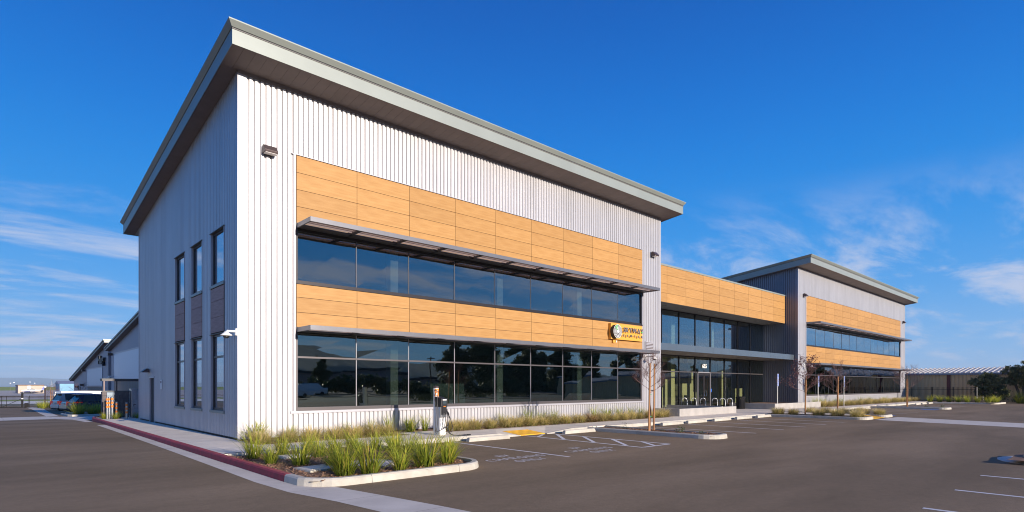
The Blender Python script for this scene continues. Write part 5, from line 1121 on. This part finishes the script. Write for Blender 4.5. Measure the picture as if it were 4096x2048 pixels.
# ------------------------------------------------------------------ hangars behind
def hangar(x, ya, yb, zt_a, zt_b, win, lab, lamp_ys):
    """side wall at x from y=ya (high) to y=yb (low); roof top heights zt_a, zt_b"""
    t = thing('hangar_building', (0, 0, 0), 0, lab, 'hangar'); zr = lambda y: zt_a + (zt_b - zt_a) * (y - ya) / (yb - ya)
    w0, w1, zb, ztw = win; g = -2.2
    def poly(mb, pts): mb.add([(x, y_, z_) for y_, z_ in pts], [tuple(range(len(pts)))[::-1]])
    mb = MB(); st_ = 0.9; y_ = ya + .6
    while y_ < yb - 1.0:
        a, b = y_, min(y_ + st_, yb - 1.0)
        k = 0
        for (lo, hi) in (((g, zb), (ztw, None)) if a >= w0 - .45 and b <= w1 + .45 else ((g, None),)):
            za, zb2 = (zr(a) - .45, zr(b) - .45) if hi is None else (hi, hi)
            mb.add([(x, a, lo), (x, b - .04, lo), (x, b - .04, zb2), (x, a, za)], [(3, 2, 1, 0)], 1 if (hi is not None) else 0); mb.add([(x + .03, b - .04, lo), (x + .03, b, lo), (x + .03, b, zb2), (x + .03, b - .04, zb2)], [(3, 2, 1, 0)], 0)
        y_ += st_
    mb.build('wall', ['hangar_wall', 'beige_wall'], t)
    MB().add([(x + .05, ya + .6, g), (x + 14, ya + .6, g), (x + 14, yb - 1, g), (x + .05, yb - 1, g), (x + .05, ya + .6, zr(ya + .6) - .46), (x + 14, ya + .6, zr(ya + .6) - .46), (x + 14, yb - 1, zr(yb - 1) - .46), (x + .05, yb - 1, zr(yb - 1) - .46)], [(0, 1, 5, 4), (2, 3, 7, 6), (0, 4, 7, 3), (1, 2, 6, 5)]).build('core', 'hangar_wall', t)
    wn = link('window', None, t); MB().box(x - .05, w0, zb, x + .01, w1, ztw).build('pane', 'poly', wn); n_ = int((w1 - w0) / .6)
    MB().box(x - .08, w0 - .15, zb - .15, x - .0, w0, ztw + .15).box(x - .08, w1, zb - .15, x, w1 + .15, ztw + .15).box(x - .08, w0, zb - .15, x, w1, zb).box(x - .08, w0, ztw, x, w1, ztw + .15).build('frame', 'trim', wn)
    rf = link('roof', None, t); o = .55
    def sl(mb, xa_, xb_, y0_, y1_, lo, hi): mb.add([(xa_, y0_, zr(y0_) + lo), (xb_, y0_, zr(y0_) + lo), (xb_, y1_, zr(y1_) + lo), (xa_, y1_, zr(y1_) + lo), (xa_, y0_, zr(y0_) + hi), (xb_, y0_, zr(y0_) + hi), (xb_, y1_, zr(y1_) + hi), (xa_, y1_, zr(y1_) + hi)], [(0, 3, 2, 1), (4, 5, 6, 7), (0, 1, 5, 4), (2, 3, 7, 6), (0, 4, 7, 3), (1, 2, 6, 5)])
    mb = MB(); sl(mb, x - o, x + 14, ya, yb, -.40, -.18); mb.build('fascia', 'fascia', rf); mb = MB(); sl(mb, x - o - .1, x + 14, ya - .1, yb + .1, -.17, 0); mb.build('gutter_cap', 'fascia', rf); mb = MB(); sl(mb, x - o + .03, x + 13.9, ya + .03, yb - .03, -.44, -.405); mb.build('soffit', 'soffit', rf)
    for ly, lz in lamp_ys:
        lm = link('wall_lamp', None, t); MB().box(x - .5, ly - .3, lz - .15, x - .05, ly + .3, lz + .15).build('housing', 'bronze', lm)
    return t
hangar(6.0, 36, 70.2, 10.55, 6.63, (50.5, 66.9, 2.5, 5.65), 'grey hangar building with large pale window directly behind the near wing', [(68.3, 5.7)])
H2 = hangar(6.0, 70.9, 112.0, 7.75, 3.05, (76.5, 92.5, 1.8, 4.25), 'farther grey hangar building with black letters on its wall', [(94.9, 4.2), (104, 1.6), (97, 1.9)])
mb = text_mb('Hang', 1.5, .12, .05); xf(mb, lambda x, y, z: (5.85 + z, 76.4 - x * 1.6, 5.25 + y)); mb.build('lettering', 'sign_black', H2)
t = thing('security_camera', (5.95, 67.6, 2.9), radians(-90), 'white camera on the corner of the first hangar', 'security camera', 'white dome security cameras'); MB().box(-.15, -.5, -.06, .15, 0, .1).build('arm', 'white_plastic', t); MB().lathe(0, -.45, [(.2, -.05), (.2, -.15), (.1, -.25)], 10).build('dome', 'white_plastic', t)

# ------------------------------------------------------------------ airport side: gate, strips, sheds, plane, levee, hills
def gate(y, x0, x1, zb, lab):
    t = thing('sliding_gate', (0, y, zb), 0, lab, 'gate')
    MB().box(x0, -.03, .02, x1, .03, .14).box(x0, -.03, 1.72, x1, .03, 1.80).build('rail', 'black_metal', t)
    pm = MB().box(-.012, -.012, 0, .012, .012, 1.9).mesh('picket', 'black_metal'); x = x0
    while x < x1: link('picket', pm, t, (x, 0, .05)); x += .105
    x = x0
    for xa in (-6.2, -4.0, -3.45):
        if x0 < xa < x1: MB().box(xa - .03, -.03, .1, xa + .03, .03, 1.75).build('post', 'black_metal', t)
    MB().tube([(-6.2, 0, .15), (-4.05, 0, 1.7)], .03, 4).tube([(-4.0, 0, .15), (-1.7, 0, 1.4)], .03, 4).build('brace', 'black_metal', t)
    return t
gate(95.0, -11.5, -1.75, -1.57, 'black sliding picket gate with diagonal braces across the drive')
t = thing('gate_post', (-1.68, 94.9, -1.6), 0, 'thick black gate post with a white tag', 'post'); MB().box(-.13, -.13, 0, .13, .13, 2.2).build('post', 'black_metal', t); MB().box(-.1, -.14, 1.35, .1, -.131, 1.5).build('tag', 'sign_white', t)
t = thing('gate_motor', (-1.1, 94.6, -1.6), 0, 'dark gate motor box on a frame right of the gate post', 'gate motor'); MB().box(-.35, -.2, 0, .15, .2, .75).build('box', 'black_metal', t); MB().box(.05, -.04, .0, .12, .04, 1.7).box(-.2, -.04, 1.63, .05, .04, 1.7).build('frame', 'black_metal', t)
picket_fence(95.2, -.85, 6.5, -1.6, 1.8, 'black picket fence running right from the gate behind the cars', axis='x', step=.11, post_step=2.1)
for (nm, y0_, y1_, m) in (('concrete_strip', 126, 152, 'pale_far'), ('grass_strip', 153, 172, 'grass_far'), ('taxi_road', 172, 212, 'apron_far'), ('dirt_strip', 212, 232, 'dirt_far'), ('airport_apron', 232, 590, 'apron_far')):
    mb = MB(); z = -1.65 - .05; mb.add([(-600, y0_, z), (400, y0_, z), (400, y1_, z), (-600, y1_, z)], [(0, 1, 2, 3)]); mb.build(nm, m, kind='structure')
mb = MB(); mb.extr([(590, -1.7), (625, .9), (660, 1.0), (760, -1.7)], -900, 900, 'x'); mb.build('grass_levee', 'grass_far', kind='structure')
t = thing('storage_hangar', (0, 336, -1.65), radians(0), 'low tan airport hangar with brown roof edge behind the small plane', 'hangar')
MB().box(5.6, 0, 0, 15.0, 30, 3.7).build('wall', 'tan_wall', t); MB().box(5.4, -.3, 3.7, 15.2, 30.3, 4.05).build('roof', 'brown_trim', t); MB().box(9, -.06, 2.1, 10.1, -.01, 3.6).build('sign_panel', 'sign_white', t)
for k in range(6): MB().box(5.52, 1.5 + k * 4.6, .1, 5.58, 5.6 + k * 4.6, 3.3).build('door', 'brown_panel', t)
mb = text_mb('5', 1.1, .01); xf(mb, lambda x, y, z: (9.55 + x, -.07 - z, 2.85 + y)); mb.build('number', 'hangar_wall', t)
t = thing('blue_shed', (0, 0, 0), 0, 'light blue metal shed with grey gable roof left of the hangars', 'shed')
MB().box(20.0, 323.7, -1.7, 32, 345, 2.9).build('wall', 'blue_shed', t); MB().extr([(323.4, 2.9), (334, 4.3), (345.4, 2.9)], 19.6, 32.4, 'x').build('roof', 'hangar_wall', t)
# light aircraft
t = thing('light_aircraft', (10.4, 331.5, -1.65), radians(180), 'small white and blue propeller plane parked before the tan hangar', 'aircraft')
mb = MB(); vs = []; fs = []; prof = [(-3.9, .08, 1.35, .08), (-3.5, .35, 1.3, .35), (-2.3, .5, 1.35, .45), (-.9, .55, 1.45, .6), (.4, .5, 1.45, .5), (2.0, .3, 1.45, .3), (4.0, .1, 1.6, .14)]
for (px, w, zc, hh) in prof:
    for k in range(10): a = 2 * pi * k / 10; vs.append((-px, w * cos(a), zc + hh * sin(a)))
for i in range(len(prof) - 1):
    for k in range(10): fs.append((i * 10 + k, i * 10 + (k + 1) % 10, (i + 1) * 10 + (k + 1) % 10, (i + 1) * 10 + k))
mb.add(vs, fs); mb.build('fuselage', 'car_white', t, smooth=True)
MB().box(-.9, -.58, 1.0, 3.4, .58, 1.25).build('blue_stripe', 'plane_blue', t); MB().extr([(1.9, 1.8), (1.2, 2.25), (-.3, 2.2), (-1.2, 1.8)], -.42, .42, 'y').build('cockpit', 'screen', t)
MB().box(-.4, -5, 1.0, 1.0, 5, 1.12).build('wing', 'car_white', t); MB().add([(-3.3, -.04, 1.5), (-4.3, -.04, 1.5), (-4.5, -.04, 2.9), (-4.0, -.04, 2.9), (-3.3, .04, 1.5), (-4.3, .04, 1.5), (-4.5, .04, 2.9), (-4.0, .04, 2.9)], [(0, 1, 2, 3), (7, 6, 5, 4), (0, 3, 7, 4), (1, 5, 6, 2), (3, 2, 6, 7)]).build('tail_fin', 'plane_blue', t); MB().box(-4.3, -1.6, 1.6, -3.6, 1.6, 1.67).build('tailplane', 'car_white', t)
MB().box(3.93, -.07, .6, 3.98, .07, 2.1).build('propeller', 'black_metal', t)
for a, b in ((3.0, 0), (.3, 1.3), (.3, -1.3)): MB().tube([(a, b, 1.0), (a, b, .2)], .05, 5).build('strut', 'rim', t); MB().box(a - .2, b - .07, 0, a + .2, b + .07, .4).build('wheel', 'rubber', t)
for i, (x, y, h) in enumerate(((3.1, 345, 5.5), (4.6, 352, 5.8), (10.5, 350, 6.1), (13.0, 365, 5.6))):
    t = thing('floodlight_mast', (x, y, -1.7), 0, 'airport floodlight mast above the tan hangar, %s from the left' % ORD[i], 'light mast', 'airport floodlights'); MB().cyl(0, 0, 0, h - .6, .02, 5).build('pole', 'bronze', t); MB().box(-.25, -.2, h - .75, .25, .2, h - .5).build('lamp', 'sign_white', t)
t = thing('lamp_post', (.34, 84.0, -1.4), 0, 'dark lamp post with white globe light beside the fence', 'lamp post'); MB().cyl(0, 0, 0, 2.85, .07, 8).build('pole', 'bronze', t); MB().lathe(0, 0, [(.05, 2.82), (.17, 2.95), (.17, 3.05), (.05, 3.15)], 10).build('globe', 'sign_white', t)
for i, (px_x, y, h, lab) in enumerate(((1.15, 86.0, 2.5, 'stake-tied bare tree directly right of the dark lamp post'), (4.6, 88.0, 2.9, 'stake-tied bare tree between lamp post and blue shed'), (8.3, 92.0, 3.1, 'stake-tied bare tree in front of the blue shed'))):
    bare_tree(px_x, y, h, 60 + i, [(-.1, 0, .0), (.1, .1, 0)], lab, hb=1.4, spread=1.5, z0=zg(0, y), sh=2.9 + .2 * i)
# lattice pylon
t = thing('power_pylon', (122.4, 1899, -2), 0, 'faint steel lattice pylon far beyond the airfield', 'pylon'); mb = MB(); Hh = 23; 
def pw(z): return 2.7 * max(0, 1 - z / Hh) ** 1.2 + .3
for sx in (-1, 1):
    for sy in (-1, 1): mb.tube([(sx * pw(z), sy * pw(z), z) for z in (0, 6, 12, 18, 23)], .12, 3)
for k in range(8):
    z, z2 = k * 2.8, k * 2.8 + 2.8
    for sy in (-1, 1): mb.tube([(-pw(z), sy * pw(z), z), (pw(z2), sy * pw(z2), z2)], .07, 3); mb.tube([(pw(z), sy * pw(z), z), (-pw(z2), sy * pw(z2), z2)], .07, 3)
for z in (15, 18, 21): mb.tube([(-2, 0, z), (2, 0, z)], .08, 3)
mb.build('lattice', 'galv', t)
# hills: far ridge beyond the airfield and one behind the camera (seen in the glass)
def ridge(name, cx_, cy_, half, H0, ang, seed, rough=.5, depth=1200):
    mb = MB(); n = 160; R_ = Matrix.Rotation(ang, 3, 'Z'); vs = []
    for i in range(n + 1):
        s = -half + 2 * half * i / n; h = H0 * (.72 + rough * noise.fractal(Vector((s / half * 5, seed, 0)), 1, 2, 5))
        for (dy, hh) in ((-depth, -5), (-depth * .4, h * .55 + H0 * .1 * noise.noise(Vector((s / half * 22, seed + 4, 0)))), (0, h), (depth, -5)): q = R_ @ Vector((s, dy, 0)); vs.append((cx_ + q.x, cy_ + q.y, hh))
    mb.add(vs, [(i * 4 + k, (i + 1) * 4 + k, (i + 1) * 4 + k + 1, i * 4 + k + 1) for i in range(n) for k in range(3)]); mb.build(name, 'hill_mat', kind='structure', smooth=True)
ridge('far_hills', -500, 12800, 11000, 150, 0, 1.3, .35)
ridge('behind_hills', 600, -1350, 2600, 95, 0, 7.7, .5, 300)

# ------------------------------------------------------------------ across the street, behind the viewer (what the glass mirrors)
mb = MB(); mb.box(-60, -75, -.2, 160, -60, -.12); mb.build('street', 'asphalt', kind='structure')
t = thing('low_building', (58, -184, 0), 0, 'long low dark building across the street mirrored in the windows', 'building'); MB().box(0, 0, -.2, 78, 14, 5.6).build('wall', 'brown_panel', t); MB().box(-.5, -.5, 5.6, 78.5, 14.5, 6.4).build('roof', 'bronze', t)
for k in range(18): MB().box(2 + k * 4.2, 14.01, 1, 4.6 + k * 4.2, 14.06, 3).build('window', 'screen', t)
t = thing('utility_pole', (64, -82, 0), 0, 'wooden utility pole with cross arms mirrored in the windows', 'utility pole'); MB().cyl(0, 0, -.2, 9.3, .15, 8).build('pole', 'bark_dark', t); MB().box(-1.1, -.06, 8.8, 1.1, .06, 8.95).box(-.8, -.06, 8.2, .8, .06, 8.35).build('cross_arm', 'bark_dark', t)
proto = big_tree('roadside_tree', 92, -112, -.2, [(0, 0, 4.5, 3.4), (1.5, 0, 8, 3.2), (-1.8, 0, 9, 2.9), (0, 0, 12, 2.5), (1, 0, 14.6, 1.6)], 15, 'tall dark tree across the street mirrored in the windows, nearest to the utility pole', .42, 420, cat='tree', group='trees across the street')
r = random.Random(5)
for i in range(28):
    c = copy_tree(proto); c['label'] = 'tall dark tree across the street mirrored in the windows, %s right of the first one' % ORD[i]; c.location = (99 + i * 8.2 + r.uniform(-2, 2) + (90 if i > 15 else 0), -112 + r.uniform(-6, 8), -.2); q = r.uniform(.7, 1.2); c.scale = (q * 1.1, q * 1.1, q); c.rotation_euler = (0, 0, r.uniform(0, 6))
c = copy_tree(proto); c['label'] = 'smaller lone tree across the street mirrored in the leftmost pane'; c.location = (45, -96, -.2); c.scale = (.42, .42, .5)
hp = big_tree('added_hedge', 40, -84, -.2, [(q * 2.2, 0, 1.0 + .4 * (q % 3), 1.8) for q in range(-8, 9)], 25, 'long dark hedge added across the street to darken the lower window reflections', .3, 260, cat='hedge', trunk=False, group='added hedges across the street')  # unseen hedge, added to darken the ground strip mirrored in the lower panes
for i in range(12):
    c = copy_tree(hp); c['label'] = 'long dark added hedge across the street, %s right of the first one' % ORD[i]; c.location = (40 + 37 * (i + 1), -84, -.2); c.scale = (1, 1, r.uniform(.8, 1.2))
t = thing('parked_van', (30, -72, -.15), 0, 'white van on the road mirrored in the lower windows', 'van'); MB().box(0, -1, .3, 5.5, 1, 1.3).build('body', 'car_white', t, bevel=.15); MB().add([(.2, -.95, 1.3), (4.6, -.95, 1.3), (4.6, .95, 1.3), (.2, .95, 1.3), (.3, -.8, 2.3), (3.6, -.8, 2.3), (3.6, .8, 2.3), (.3, .8, 2.3)], [(0, 1, 5, 4), (2, 3, 7, 6), (3, 0, 4, 7), (1, 2, 6, 5), (4, 5, 6, 7)]).build('cab', 'car_white', t, bevel=.1)
for wx in (1.1, 4.4): MB().tube([(wx, -1.02, .36), (wx, 1.02, .36)], .36, 14).build('wheel', 'rubber', t)
mb = MB(); mb.add([(-40, -300, -.19), (600, -300, -.19), (600, -78, -.19), (-40, -78, -.19)], [(0, 1, 2, 3)]); mb.build('verge', 'soil', kind='structure')
# thin air between here and the far ridge
mb = MB(); mb.box(-13000, -2000, -7, 13000, 14600, 215); hz = mb.build('haze', 'core', kind='stuff')
hm = bpy.data.materials.new('haze_air'); hm.use_nodes = True; hn = hm.node_tree; hn.nodes.clear(); ho = hn.nodes.new('ShaderNodeOutputMaterial'); hv = hn.nodes.new('ShaderNodeVolumePrincipled')
hv.inputs['Density'].default_value = 1.15e-4; hv.inputs['Color'].default_value = (0.62, 0.82, 1.0, 1); hv.inputs['Anisotropy'].default_value = 0.0; hn.links.new(hv.outputs[0], ho.inputs['Volume']); hz.data.materials[0] = hm
